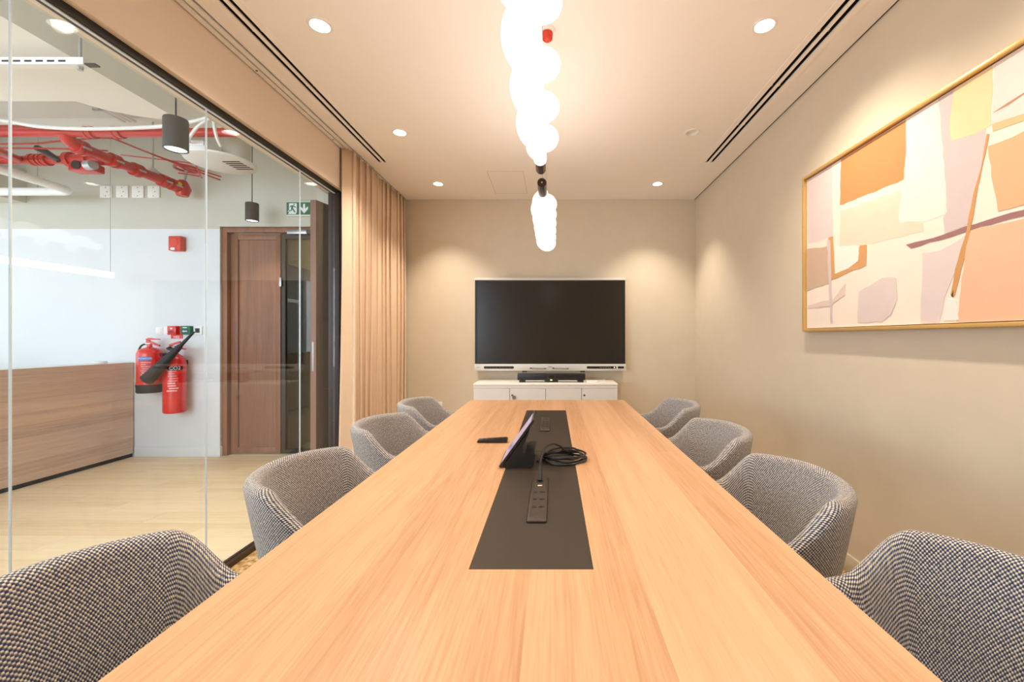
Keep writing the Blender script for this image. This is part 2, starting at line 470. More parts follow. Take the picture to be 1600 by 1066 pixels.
# planks were built in their own coordinates: shift the shared meshes back to the plank's centre
for me in me_pl.values():
    cx = sum(v.co.x for v in me.vertices) / len(me.vertices); cy = sum(v.co.y for v in me.vertices) / len(me.vertices)
    zt = max(v.co.z for v in me.vertices)
    me.transform(Matrix.Translation((-cx, -cy, -zt)))

struct('wall_far', box(BM(), -8.2, -3.56, YO, YO + 0.2, -0.1, 2.43), WHITEW, 'white lower part of the reception wall behind the extinguishers')
struct('wall_far_upper', box(box(BM(), -8.2, -3.56, YO, YO + 0.2, 2.43, ZO), -3.56, -1.86, YO, YO + 0.2, 2.455, ZO), GREYW, 'greige upper part of the reception wall')
struct('wall_door_side', box(BM(), -2.12, -1.86, YO, YO + 0.2, -0.1, 2.455), GREYW, 'greige strip of wall between the two doors')
struct('baseboard_far', box(BM(), -4.46, -3.548, YO - 0.014, YO + 0.08, 0, 0.105, bev=0.002), WHITEW, 'white skirting board below the fire extinguishers')
struct('ceiling_office', box(BM(), -8.2, -1.9, -3.0, 4.7, ZO, ZO + 0.15), CREAMP, 'cream painted open slab above the reception services')
wn_ = BM()
box(wn_, -8.2, -7.15, -3.15, -3.0, -0.1, ZO); box(wn_, -2.05, -1.9, -3.15, -3.0, -0.1, ZO); box(wn_, -7.15, -2.05, -3.15, -3.0, -0.1, 0.5); box(wn_, -7.15, -2.05, -3.15, -3.0, 2.95, ZO)
struct('wall_near', wn_, WHITEW, 'white wall of the reception behind the camera')
wl = BM()
box(wl, -8.35, -8.2, -3.0, 4.7, -0.1, 0.5); box(wl, -8.35, -8.2, -3.0, 4.7, 2.95, ZO)
struct('wall_window', wl, WHITEW, 'white wall below and above the reception windows')
wf = BM()
for y in (-2.6, -1.2, 0.2, 1.6, 3.0, 4.4): box(wf, -8.3, -8.24, y - 0.03, y + 0.03, 0.5, 2.95)
wf2 = BM()
for x in (-7.12, -5.9, -4.6, -3.3, -2.08): box(wf2, x - 0.03, x + 0.03, -3.12, -3.06, 0.5, 2.95)
struct('window_2', wf2, CHAR, 'grey mullions of an invented window at the near end of the reception')  # unseen window, invented to go with the near fill light
struct('window_1', wf, CHAR, 'grey mullions of the reception window wall')
struct('wall_bulkhead_office', box(BM(), -1.92, -1.90, YREAR, YO, 2.487, ZO), GREYW, 'greige office face of the bulkhead')

# pantry passage behind the walnut door
struct('floor_pantry', box(BM(), -3.6, -1.9, 4.62, 7.6, -0.1, 0.0), TILE, 'pale grey tiled floor beyond the walnut door')
pw = struct('wall_pantry', box(BM(), -3.05, -2.96, 4.72, 7.6, 0, 2.7), OLIVE, 'olive panelled wall of the passage beyond the door')
obj('skirting_panel', box(BM(), -2.96, -2.945, 4.72, 7.6, 0, 0.38), OLIVEL, pw)
obj('upper_panel', box(BM(), -2.96, -2.955, 4.72, 7.6, 2.10, 2.7), PANB, pw)
obj('gold_strip', box(BM(), -2.96, -2.94, 4.72, 7.6, 2.085, 2.10), GOLD, pw)
obj('dark_post', box(BM(), -2.96, -2.93, 4.95, 5.05, 0.38, 2.085), mat('dark_olive', S(58, 54, 40), 0.5), pw)
struct('wall_pantry_end', box(box(BM(), -3.05, -1.9, 7.6, 7.7, 0, 2.7), -2.05, -1.95, 4.72, 7.6, 0, 2.7), OLIVEL, 'olive end wall of the passage beyond the door')
struct('ceiling_pantry', box(BM(), -3.05, -1.95, 4.72, 7.6, 2.7, 2.8), PANB, 'beige ceiling of the passage beyond the door')
area_light('passage_fill', (-2.5, 6.0, 2.65), (0, 0, 0), 0.5, 1.2, 14, (1, 0.86, 0.66))  # unseen fill light added to brighten the passage, no fitting modelled

# ------------------------------------------------------------------ walnut door with glazed leaf
d1 = tag(bpy.data.objects.new('door_1', None), 'walnut door with a solid leaf and a tinted glass leaf', 'door', kind='structure'); COL.objects.link(d1); d1.location = (-2.9, 4.6, 0)
fr = BM(); box(fr, -3.56, -3.50, 4.53, 4.64, 0, 2.45, bev=0.003); box(fr, -3.50, -2.12, 4.53, 4.64, 2.40, 2.45, bev=0.003)
box(fr, -2.16, -2.12, 4.53, 4.64, 0, 2.40, bev=0.003)
obj('door_frame', fr, WALNUT, d1)
lf = BM(); X0, X1 = -3.492, -2.955
box(lf, X0, X0 + 0.075, 4.575, 4.62, 0.01, 2.392, bev=0.003); box(lf, X1 - 0.05, X1, 4.575, 4.62, 0.01, 2.392, bev=0.003)
box(lf, X0 + 0.075, X1 - 0.05, 4.575, 4.62, 2.33, 2.392, bev=0.003); box(lf, X0 + 0.075, X1 - 0.05, 4.575, 4.62, 0.01, 0.08, bev=0.003)
ld = obj('door_leaf', lf, WALNUT, d1)
obj('door_panel', box(BM(), X0 + 0.07, X1 - 0.045, 4.592, 4.61, 0.07, 2.34), WALNUT, ld)
gl = BM(); X2 = -2.165
box(gl, X1 + 0.004, X1 + 0.045, 4.585, 4.625, 0.01, 2.392); box(gl, X2 - 0.045, X2, 4.585, 4.625, 0.01, 2.392)
box(gl, X1 + 0.045, X2 - 0.045, 4.585, 4.625, 2.34, 2.392); box(gl, X1 + 0.045, X2 - 0.045, 4.585, 4.625, 0.01, 0.05)
gd = obj('glazed_leaf', gl, mat('dark_bronze', S(58, 48, 36), 0.45, 0.3), d1)
obj('pane', box(BM(), X1 + 0.045, X2 - 0.045, 4.602, 4.610, 0.05, 2.34), DGLASS, gd)
obj('hinge', box(BM(), X1 - 0.008, X1 + 0.016, 4.562, 4.575, 1.82, 1.92, bev=0.002), STEEL, gd)
dc = obj('door_closer', box(BM(), -2.84, -2.63, 4.50, 4.53, 2.375, 2.42, bev=0.003), STEEL, d1)
obj('closer_arm', box(BM(), -2.63, -2.50, 4.505, 4.53, 2.378, 2.42), CHAR, d1)

# meeting room door, standing ajar outwards
d2 = tag(bpy.data.objects.new('door_2', None), 'dark brown meeting room door standing ajar outside the glass', 'door', kind='structure'); COL.objects.link(d2)
def ld_pt(t, n, z):   # t along the leaf from the free edge, n towards the room
    a = Vector((-2.035, 3.62, 0)); b = Vector((-1.83, 4.465, 0)); d = (b - a).normalized(); nn = Vector((d.y, -d.x, 0))
    return a + d * t + nn * n + Vector((0, 0, z))
def lbox(bm, t0, t1, n0, n1, z0, z1):
    prism(bm, [(t0, n0), (t1, n0), (t1, n1), (t0, n1)], lambda u, v, d: ld_pt(u, v, d), z0, z1); return bm
obj('door_leaf', lbox(BM(), 0.004, 0.868, -0.055, 0.0, 0.01, 2.45), DARKW, d2)
ed = obj('leaf_edge', lbox(BM(), 0, 0.004, -0.056, 0.001, 0.01, 2.45), EDGEW, d2)
obj('lock_plate', lbox(BM(), -0.003, 0.002, -0.038, -0.018, 0.98, 1.23), STEEL, d2)
hd = obj('pull_handle', cyl(BM(), ld_pt(0.10, 0.06, 0.79), ld_pt(0.10, 0.06, 1.43), 0.011, n=12), BLACK, d2)
for z in (0.815, 1.405): obj('standoff', cyl(BM(), ld_pt(0.10, -0.001, z), ld_pt(0.10, 0.06, z), 0.007, n=10), BLACK, hd)

# ------------------------------------------------------------------ curtain
def curtain():
    bm = BM(); NY, NZ = 260, 14; y0, y1 = 3.46, 4.70; rows = []
    rnd = random.Random(3); ph = [rnd.uniform(-1.6, 1.6) for _ in range(20)]
    for j in range(NZ + 1):
        f = j / NZ; z = 0.015 + (ZC - 0.012 - 0.015) * f; r = []
        for i in range(NY + 1):
            u = i / NY; k = u * 10.3
            ki = int(k); p = ph[ki] * (1 - (k - ki)) + ph[ki + 1] * (k - ki)
            a = 2 * PI * k + p * 1.2 + 0.25 * math.sin(5 * (1 - f) + ki)
            amp = (0.046 + 0.010 * (1 - f)) * (0.82 + 0.18 * math.sin(7.3 * u + 1.0))
            s = math.sin(a); s = math.copysign(abs(s) ** 0.75, s)
            x = -1.682 + amp * s + 0.005 * math.sin(13 * u + 4 * f)
            y = y0 + (y1 - y0) * u + 0.022 * math.sin(2 * a) - 0.05 * (1 - f) ** 1.5 * (1 - u)
            r.append(bm.verts.new((x, y, z)))
        rows.append(r)
    for j in range(NZ):
        for i in range(NY):
            bm.faces.new((rows[j][i], rows[j][i + 1], rows[j + 1][i + 1], rows[j + 1][i])).smooth = True
    return bm
cu = obj('curtain', curtain(), CURT, sharp=80)
tag(cu, 'beige floor-length curtain gathered in pleats beside the back wall', 'curtain')
so = cu.modifiers.new('thickness', 'SOLIDIFY'); so.thickness = 0.004
obj('header_tape', box(BM(), -1.70, -1.672, 3.45, 4.70, ZC - 0.012, ZC - 0.0045), CURT, cu)

# ------------------------------------------------------------------ linear slot diffusers in the ceiling
for (a, b), lab in zip(SLOT, ('twin-slot linear air diffuser in the ceiling beside the curtain track', 'twin-slot linear air diffuser in the ceiling above the painting')):
    t = thing('slot_diffuser', ((a + b) / 2, 2.0, ZC), lab, 'air diffuser', 'linear slot diffusers')
    y0, y1 = SLY; bm = BM()
    box(bm, a, a + 0.036, y0, y1, ZC - 0.004, ZC + 0.004); box(bm, b - 0.036, b, y0, y1, ZC - 0.004, ZC + 0.004)
    box(bm, a + 0.036, b - 0.036, y0, y0 + 0.03, ZC - 0.004, ZC + 0.004); box(bm, a + 0.036, b - 0.036, y1 - 0.03, y1, ZC - 0.004, ZC + 0.004)
    obj('frame', bm, CEIL, t)
    c = (a + b) / 2
    obj('centre_bar', box(BM(), c - 0.010, c + 0.010, y0 + 0.03, y1 - 0.03, ZC - 0.003, ZC + 0.02), CEIL, t)
    obj('plenum', box(BM(), a + 0.024, b - 0.024, y0 + 0.022, y1 - 0.022, ZC + 0.06, ZC + 0.09), DARKPLEN, t)
    dl = BM()
    for s in (a + 0.037, c - 0.0105 - 0.004, c + 0.0105, b - 0.041): box(dl, s, s + 0.004, y0 + 0.03, y1 - 0.03, ZC + 0.004, ZC + 0.06)
    obj('baffle', dl, DARKPLEN, t)
    for y in (1.2, 2.15, 2.62, 3.1):
        for s in (c - 0.024, c + 0.024):
            obj('clip', box(BM(), s - 0.010, s + 0.010, y, y + 0.012, ZC + 0.012, ZC + 0.03), GOLD, t)

# ------------------------------------------------------------------ downlights
def spot(name, loc, energy, col, ang, blend, parent, size=0.03):
    d = bpy.data.lights.new(name, 'SPOT'); d.energy = energy; d.color = col; d.spot_size = math.radians(ang); d.spot_blend = blend; d.shadow_soft_size = size
    o = bpy.data.objects.new(name, d); COL.objects.link(o); o.parent = parent; o.location = Vector(loc) - world_origin(parent)
    return o
DLAB = {(0, 0): 'round recessed downlight behind the camera on the glass side', (1, 0): 'round recessed downlight behind the camera on the painting side',
        (0, 1): 'round recessed downlight above the nearest glass-side chair', (1, 1): 'round recessed downlight above the nearest painting-side chair',
        (0, 2): 'lit round recessed downlight nearest the camera on the curtain side', (0, 3): 'lit round recessed downlight beside the end of the left slot diffuser',
        (0, 4): 'lit round recessed downlight near the curtain and back wall', (1, 2): 'lit round recessed downlight nearest the camera above the right chairs',
        (1, 3): 'unlit round recessed downlight near the end of the right slot diffuser', (1, 4): 'lit round recessed downlight near the back right corner'}
for i, x in enumerate(LX):
    for j, y in enumerate(LYS):
        lit = (i, j) != (1, 3)
        t = thing('downlight', (x, y, ZC), DLAB.get((i, j), 'round recessed downlight in the ceiling behind the camera view'), 'downlight', 'recessed ceiling downlights')
        obj('trim_ring', lathe(BM(), [(RH - 0.003, -0.001), (RH - 0.002, -0.005), (RH + 0.008, -0.004), (RH + 0.011, 0.0)], (x, y, ZC)), WHITEM, t)
        obj('reflector', lathe(BM(), [(RH - 0.003, -0.001), (RH - 0.006, 0.03), (RH - 0.014, 0.06), (RH - 0.014, 0.064)], (x, y, ZC)), WHITEM, t)
        obj('lens', lathe(BM(), [(0, 0.02), (RH - 0.0045, 0.02)], (x, y, ZC), 24), LENS if lit else WHITEM, t)
        if lit: spot('bulb', (x, y, ZC - 0.008), SPOT_E * (1.15 if j == 4 else (1.2 if j >= 2 else 0.85)), WARM, 92 if j == 4 else 132, 0.8 if j == 4 else 1.0, t)

# ------------------------------------------------------------------ twisted glowing pendants over the table
def pendant(label, y0, y1, cap0, cap1, turns, ph0):
    zt = CH + 0.71; x = -0.052
    t = thing('twisted_pendant', (x, (y0 + y1) / 2, zt - 0.08), label, 'pendant light', 'twisted glass pendants over the table')
    obj('core_tube', cyl(BM(), (x, y0, zt), (x, y1, zt), 0.026, n=20), TUBE, t)
    pts, rr = [], []; n = int(turns * 22)
    for i in range(n + 1):
        u = i / n; a = ph0 + 2 * PI * turns * u; ya = y0 + 0.05 + (y1 - y0 - 0.1) * u
        e = min(1, u / 0.06, (1 - u) / 0.06)
        R = 0.012 + 0.030 * e
        pts.append((x + R * math.cos(a), ya, zt + R * math.sin(a))); rr.append(0.014 + 0.016 * math.sqrt(max(e, 0.0)))
    obj('twisted_tube', tube(BM(), pts, rr, 14), TUBE, t)
    for c, s in ((cap0, -1), (cap1, 1)):
        if not c: continue
        ye = y0 if s < 0 else y1
        e = obj('end_cap', cyl(BM(), (x, ye, zt), (x, ye + s * c, zt), 0.021, n=20), mat('gunmetal', S(70, 60, 56), 0.25, 0.9), t)
        obj('cap_screw', cyl(BM(), (x, ye + s * c, zt), (x, ye + s * (c + 0.003), zt), 0.004, n=10), CHROME, e)
    d = bpy.data.lights.new('added_uplight', 'AREA'); d.shape = 'RECTANGLE'; d.size = 0.05; d.size_y = y1 - y0; d.energy = PEND_E; d.color = (1.0, 0.86, 0.76)
    g = bpy.data.objects.new('added_uplight', d); COL.objects.link(g); g.parent = t; g.rotation_euler = (PI, 0, 0)      # area lamp added above the dimmed tube to brighten the ceiling
    g.location = Vector((x, (y0 + y1) / 2, zt + 0.085)) - t.location
    for ya in (y0 - cap0 * 0.5, y1 + cap1 * 0.5):
        obj('suspension_wire', cyl(BM(), (x, ya, zt + 0.018), (x, ya, ZC), 0.0012, n=6), STEEL, t)
        obj('ceiling_anchor', cyl(BM(), (x, ya, ZC - 0.012), (x, ya, ZC), 0.012, n=12), WHITEM, t)
    return t
pendant('glowing twisted tube pendant nearest the camera, overhead along the table', 0.25, 1.68, 0.10, 0.10, 6.6, 0.3)
pendant('glowing twisted tube pendant hanging further away in front of the display', 2.07, 3.30, 0.14, 0.03, 6.2, 2.0)
GUN = MATS.get('gunmetal')

ad = thing('fire_detector', (-0.03, 2.137, ZC - 0.05), 'small red fire alarm detector on the ceiling behind the near pendant', 'fire detector')
obj('base', lathe(BM(), [(0, -0.014), (0.036, -0.014), (0.042, -0.008), (0.043, 0)], (-0.03, 2.137, ZC)), WHITEM, ad)
obj('body', lathe(BM(), [(0, -0.052), (0.018, -0.05), (0.026, -0.042), (0.028, -0.014)], (-0.03, 2.137, ZC)), REDD, ad)

# ------------------------------------------------------------------ conference table
ZT = CH - 0.506
TX0, TX1, TY0, TYM, TY1 = -0.672, 0.574, 0.34, 1.89, 3.443
IX0, IX1, IY0, IY1 = -0.185, 0.088, 0.923, 2.956
tb = thing('conference_table', (-0.05, 1.89, 0), 'long light oak conference table with a dark inlaid centre strip', 'table')
for k, (a, b) in enumerate(((TY0, TYM - 0.0006), (TYM + 0.0006, TY1))):
    bm = BM(); i0, i1 = max(a, IY0), min(b, IY1)
    box(bm, TX0, IX0, a, b, ZT - 0.03, ZT, bev=0.0012, seg=1); box(bm, IX1, TX1, a, b, ZT - 0.03, ZT, bev=0.0012, seg=1)
    if k == 0: box(bm, IX0 - 0.0011, IX1 + 0.0011, a, IY0, ZT - 0.03, ZT)
    else: box(bm, IX0 - 0.0011, IX1 + 0.0011, IY1, b, ZT - 0.03, ZT)
    obj('tabletop_half', bm, TABLEW, tb)
    il = BM(); box(il, IX0 + 0.001, IX1 - 0.001, i0 + 0.001, i1 - 0.001, ZT - 0.03, ZT - 0.001)
    obj('inlay_strip', il, INLAY, tb)
for y in (0.75, 1.89, 3.03):
    lg = BM(); box(lg, -0.35, 0.25, y - 0.03, y + 0.03, 0.03, ZT - 0.03, bev=0.004); box(lg, -0.42, 0.32, y - 0.05, y + 0.05, 0, 0.03, bev=0.004)
    obj('leg', lg, TABLEW, tb)
obj('cable_spine', box(BM(), -0.12, 0.02, 0.78, 3.0, ZT - 0.25, ZT - 0.03), CHAR, tb)

# power modules in the inlay
def power_module(y0, y1, label, detailed):
    x0, x1 = -0.074, -0.018; zt = ZT - 0.001
    t = thing('power_module', ((x0 + x1) / 2, (y0 + y1) / 2, zt), label, 'power socket', 'power modules in the table inlay')
    obj('bezel', box(BM(), x0, x1, y0, y1, zt, zt + 0.007, bev=0.005, seg=3), SOCKP, t)
    obj('faceplate', box(BM(), x0 + 0.007, x1 - 0.007, y0 + 0.02, y1 - 0.015, zt + 0.006, zt + 0.0082, bev=0.001, seg=1), SOCKP, t)
    xc = (x0 + x1) / 2; n = y1 - y0
    for k in range(3):
        yy = y0 + n * (0.25 + 0.165 * k)
        so_ = obj('socket_outlet', lathe(BM(), [(0, 0.0007), (0.0062, 0.0007), (0.0064, 0)], (xc - 0.011, yy, zt + 0.0082), 16), BLACK, t)
        so_.scale = (1, 1, 1)
        obj('pin_slot', box(box(BM(), xc + 0.002, xc + 0.019, yy - 0.0025, yy + 0.0025, zt + 0.0082, zt + 0.0088), xc + 0.007, xc + 0.013, yy - 0.006, yy + 0.006, zt + 0.0082, zt + 0.0088), BLACK, t)
    if detailed:
        obj('switch_light', box(BM(), xc - 0.006, xc + 0.008, y0 + n * 0.74, y0 + n * 0.755, zt + 0.0082, zt + 0.009), LEDR, t)
        obj('data_port', box(BM(), xc - 0.012, xc + 0.012, y0 + n * 0.82, y0 + n * 0.89, zt + 0.0082, zt + 0.0088), BLACK, t)
    return t
power_module(1.156, 1.518, 'brown power module in the table inlay with a black cable plugged in', True)
power_module(2.29, 2.67, 'closed brown power module at the far end of the table inlay', False)

# touch panel on its wedge stand
Y0t, Y1t = 1.637, 1.85
tp = thing('touch_panel', (-0.14, 1.74, ZT), 'black tilted touch control panel standing on the table inlay', 'control panel')
prof = [(-0.190, 0.0), (-0.088, 0.0), (-0.076, 0.012), (-0.070, 0.05), (-0.074, 0.058), (-0.098, 0.055), (-0.112, 0.050), (-0.119, 0.060), (-0.118, 0.088), (-0.100, 0.122), (-0.092, 0.150), (-0.194, 0.010)]
obj('stand', prism(BM(), prof, lambda u, v, d: (u, d, ZT + v), Y0t + 0.006, Y1t - 0.006), BLKP, tp)
def slab(bm, a, b, t0, t1, y0, y1):   # slab along the sloped line a-b, offset t0..t1 along its outward normal
    A = Vector((a[0], 0, a[1])); B = Vector((b[0], 0, b[1])); d = (B - A).normalized(); n = Vector((-d.z, 0, d.x))
    pts = [A + n * t0, B + n * t0, B + n * t1, A + n * t1]
    return prism(bm, [(p.x, p.z) for p in pts], lambda u, v, dd: (u, dd, ZT + v), y0, y1)
obj('tablet', slab(BM(), (-0.207, 0.004), (-0.075, 0.186), -0.004, 0.005, Y0t, Y1t), BLKP, tp)
obj('display', slab(BM(), (-0.199, 0.015), (-0.083, 0.175), 0.005, 0.0056, Y0t + 0.008, Y1t - 0.008), LCD, tp)

# coiled cable
cb = thing('coiled_cable', (0.02, 1.75, ZT), 'black cable coiled on the table beside the touch panel', 'cable')
pts = [(-0.064, 1.71, ZT + 0.006), (-0.05, 1.745, ZT + 0.007)]
rnd = random.Random(5)
for i in range(70):
    a = PI - i * 0.36; R = 1 + rnd.uniform(-0.05, 0.05) + 0.12 * math.sin(i * 0.11)
    pts.append((0.045 + 0.083 * R * math.cos(a), 1.755 + 0.085 * R * math.sin(a) * 0.9, ZT + 0.006 + 0.0024 * (i // 18) * 3 + 0.003 * math.sin(i * 0.8)))
pts += [(0.04, 1.70, ZT + 0.055), (0.005, 1.64, ZT + 0.095), (-0.028, 1.57, ZT + 0.10), (-0.043, 1.515, ZT + 0.075), (-0.045, 1.497, ZT + 0.045)]
obj('cord', tube(BM(), spline(pts, 4), 0.0042, 7), BLKP, cb)
obj('plug', cyl(BM(), (-0.045, 1.50, ZT + 0.048), (-0.046, 1.472, ZT + 0.008), 0.0065, 0.008, n=12), BLKP, cb)
ct = BM()
for dx in (0.0, 0.004): cyl(ct, (-0.035 + dx, 1.748, ZT + 0.004), (-0.030 + dx, 1.752, ZT + 0.03), 0.004, n=8)
obj('cable_tie', ct, BLKR, cb)

rm = thing('remote_control', (-0.293, 2.05, ZT), 'slim black remote control lying on the oak tabletop', 'remote control')
rp = [(-0.366, 0.004), (-0.362, 0.0), (-0.226, 0.0), (-0.221, 0.006), (-0.222, 0.019), (-0.228, 0.022), (-0.300, 0.018), (-0.360, 0.013), (-0.366, 0.010)]
obj('body', prism(BM(), rp, lambda u, v, d: (u, d, ZT + v), 2.03, 2.068), BLKP, rm)
for k in range(4): obj('button', cyl(BM(), (-0.335 + 0.027 * k, 2.049, ZT + 0.0145 + 0.0014 * k), (-0.335 + 0.027 * k, 2.049, ZT + 0.0185 + 0.0016 * k), 0.005, n=12), CHAR, rm)

# ------------------------------------------------------------------ upholstered shell chairs
def rim_h(deg):
    a = abs(deg)
    def ss(x, e0, e1):
        t = min(1, max(0, (x - e0) / (e1 - e0))); return t * t * (3 - 2 * t)
    return 0.828 - 0.008 * ss(a, 0, 60) - 0.122 * ss(a, 58, 92) - 0.04 * ss(a, 92, 128)
def make_chair():
    t = thing('tub_chair', (0, 0, 0), 'chair', 'chair', 'upholstered tub chairs round the table')
    bm = BM(); uvl = bm.loops.layers.uv.new('UVMap')
    NA = 60; AM = 128; rows = []; coords = {}
    for i in range(NA + 1):
        deg = -AM + 2 * AM * i / NA; a = math.radians(deg); H = rim_h(deg)
        c, s = math.cos(a), math.sin(a)
        bx = -(0.30 if c > 0 else 0.27) * math.copysign(abs(c) ** 0.9, c); by = 0.302 * math.copysign(abs(s) ** 0.86, s)
        L0 = math.hypot(bx, by)
        prof = []
        zb = 0.40
        def sc(z):
            f = min(1, max(0, (z - 0.36) / (0.80 - 0.36))); return 0.70 + 0.30 * f ** 0.75
        th = 0.050
        for k in range(11):
            z = 0.36 + (H - 0.024 - 0.36) * k / 10; prof.append((sc(z), 0.0, z))
        st = sc(H)
        for k in range(1, 6):
            b = PI * k / 6; prof.append((st, -th / 2 + th / 2 * math.cos(b), H - 0.024 + 0.024 * math.sin(b)))
        for k in range(12):
            z = H - 0.024 - (H - 0.024 - zb) * k / 11; prof.append((sc(z), -th - 0.015 * math.sin(PI * k / 11), z))
        r = []; vlen = 0; prev = None
        for sx, off, z in prof:
            f = sx + off / L0; p = Vector((bx * f, by * f, z))
            if prev is not None: vlen += (p - prev).length
            prev = p; v = bm.verts.new(p); coords[v] = (a * 0.30, vlen); r.append(v)
        rows.append(r)
    for i in range(NA):
        for k in range(len(rows[0]) - 1):
            f = bm.faces.new((rows[i][k], rows[i + 1][k], rows[i + 1][k + 1], rows[i][k + 1])); f.smooth = True
    for r in (rows[0], rows[-1]): bm.faces.new(r)
    for f in bm.faces:
        for l in f.loops: l[uvl].uv = coords[l.vert]
    obj('shell', bm, FABRIC, t, sharp=60)
    # seat cushion
    bm = BM(); uvl = bm.loops.layers.uv.new('UVMap'); n = 40; rings = []
    for s_, z in ((0.62, 0.355), (0.74, 0.36), (0.79, 0.39), (0.795, 0.43), (0.77, 0.455), (0.70, 0.468), (0.4, 0.475)):
        ring = []
        for i in range(n):
            a = 2 * PI * i / n; c, s2 = math.cos(a), math.sin(a)
            ring.append(bm.verts.new((0.29 * s_ * math.copysign(abs(c) ** 0.8, c) + (0.04 if c > 0 else 0.04 * (1 + c)), 0.30 * s_ * math.copysign(abs(s2) ** 0.8, s2), z)))
        rings.append(ring)
    for A, B in zip(rings, rings[1:]):
        for i in range(n): bm.faces.new((A[i], A[(i + 1) % n], B[(i + 1) % n], B[i])).smooth = True
    bm.faces.new(list(reversed(rings[0]))); bm.faces.new(rings[-1])
    for f in bm.faces:
        for l in f.loops: l[uvl].uv = (l.vert.co.x, l.vert.co.y + l.vert.co.z)
    obj('seat', bm, FABRIC, t)
    for sx in (-1, 1):
        for sy in (-1, 1):
            obj('leg', cyl(BM(), (0.12 * sx, 0.12 * sy, 0.37), (0.19 * sx, 0.20 * sy, 0.0), 0.014, 0.009, n=12), BLACK, t)
    return t
proto = make_chair()
CHAIRS = [((-0.735, 0.735, 0), 0, 'blue-grey tweed tub chair nearest the camera on the glass side of the table'),
          ((-0.715, 1.50, 0), 2, 'tweed tub chair second from the camera on the glass side'),
          ((-0.755, 2.285, 0), -2, 'tweed tub chair in front of the curtain, third from camera on the glass side'),
          ((-0.785, 3.00, 0), 3, 'tweed tub chair furthest from camera on the curtain side, by the wall socket'),
          ((0.680, 0.735, 0), 180, 'blue-grey tweed tub chair nearest the camera on the painting side of the table'),
          ((0.625, 1.40, 0), 178, 'tweed tub chair second from the camera on the painting side'),
          ((0.66, 2.12, 0), 182, 'tweed tub chair third from the camera on the painting side'),
          ((0.70, 2.93, 0), 177, 'tweed tub chair furthest from the camera on the painting side')]
for i, (p, rz, lab) in enumerate(CHAIRS):
    o = proto if i == 0 else copy_tree(proto)
    o.location = p; o.rotation_euler = (0, 0, math.radians(rz)); o['label'] = lab

# ------------------------------------------------------------------ display, cabinet and conference bar
YT = 4.65
tv = thing('interactive_display', (-0.035, YT, 0.89), 'large wall-mounted interactive display with black screen and pale bezel', 'display')
tx0, tx1, tz0, tz1 = -0.865, 0.795, 0.905, 1.925
bz = BM(); box(bz, tx0, tx1, YT, YT + 0.085, tz0, tz1, bev=0.004); obj('housing', bz, TVSIL, tv)
obj('top_bezel', box(BM(), tx0, tx1, YT - 0.012, YT, tz1 - 0.026, tz1, bev=0.002), TVSIL, tv)
obj('black_border', box(BM(), tx0 + 0.004, tx1 - 0.004, YT - 0.006, YT, tz0 + 0.075, tz1 - 0.026), BLKP, tv)
obj('screen', box(BM(), tx0 + 0.030, tx1 - 0.030, YT - 0.008, YT - 0.0055, tz0 + 0.086, tz1 - 0.040), SCREEN, tv)
bar = obj('control_bar', box(BM(), tx0, tx1, YT - 0.03, YT, tz0, tz0 + 0.074, bev=0.004), TVSIL, tv)
def pill(x0, x1, z0, z1, y, m, parent, name):
    r = (z1 - z0) / 2; o = []
    for k in range(13): a = PI / 2 + PI * k / 12; o.append((x0 + r + r * math.cos(a), z0 + r + r * math.sin(a)))
    for k in range(13): a = -PI / 2 + PI * k / 12; o.append((x1 - r + r * math.cos(a), z0 + r + r * math.sin(a)))
    return obj(name, prism(BM(), o, lambda u, v, d: (u, d, v), y - 0.002, y + 0.001), m, parent)
zb = tz0 + 0.024
pill(tx0 + 0.105, tx0 + 0.435, zb, zb + 0.026, YT - 0.03, BLKP, bar, 'port_panel')
pill(tx1 - 0.43, tx1 - 0.105, zb, zb + 0.026, YT - 0.03, BLKP, bar, 'button_panel')
for k in range(8): obj('port', box(BM(), tx0 + 0.128 + 0.036 * k, tx0 + 0.146 + 0.036 * k, YT - 0.0335, YT - 0.0315, zb + 0.008, zb + 0.017), CHAR, bar)
for k in range(7): obj('button', box(BM(), tx1 - 0.285 + 0.018 * k, tx1 - 0.277 + 0.018 * k, YT - 0.0335, YT - 0.0315, zb + 0.009, zb + 0.017), STEEL, bar)
obj('power_light', cyl(BM(), (tx1 - 0.127, YT - 0.034, zb + 0.013), (tx1 - 0.127, YT - 0.031, zb + 0.013), 0.008, n=12), LEDR, bar)
obj('badge', box(BM(), tx1 - 0.088, tx1 - 0.022, YT - 0.0325, YT - 0.0295, zb + 0.002, zb + 0.025), BLKP, bar)
obj('maker_mark', box(BM(), tx0 + 0.026, tx0 + 0.062, YT - 0.0312, YT - 0.0295, zb + 0.010, zb + 0.022), STEEL, bar)
obj('maker_mark', box(BM(), -0.058, -0.008, YT - 0.0312, YT - 0.0295, zb + 0.018, zb + 0.026), STEEL, bar)
for x in (-0.255, -0.010):
    pn = thing('stylus', (x + 0.09, YT - 0.045, zb - 0.002), 'grey stylus resting on the display ledge, ' + ('left of centre' if x < -0.1 else 'right of centre'), 'stylus', 'styluses on the display')
    obj('barrel', cyl(BM(), (x + 0.02, YT - 0.041, zb + 0.006), (x + 0.16, YT - 0.041, zb + 0.003), 0.007, n=10), STEEL, pn)
    obj('tip', cyl(BM(), (x + 0.16, YT - 0.041, zb + 0.003), (x + 0.182, YT - 0.041, zb + 0.002), 0.007, 0.002, n=10), BLKP, pn)
    obj('cap', cyl(BM(), (x, YT - 0.041, zb + 0.006), (x + 0.02, YT - 0.041, zb + 0.006), 0.006, n=10), BLKP, pn)
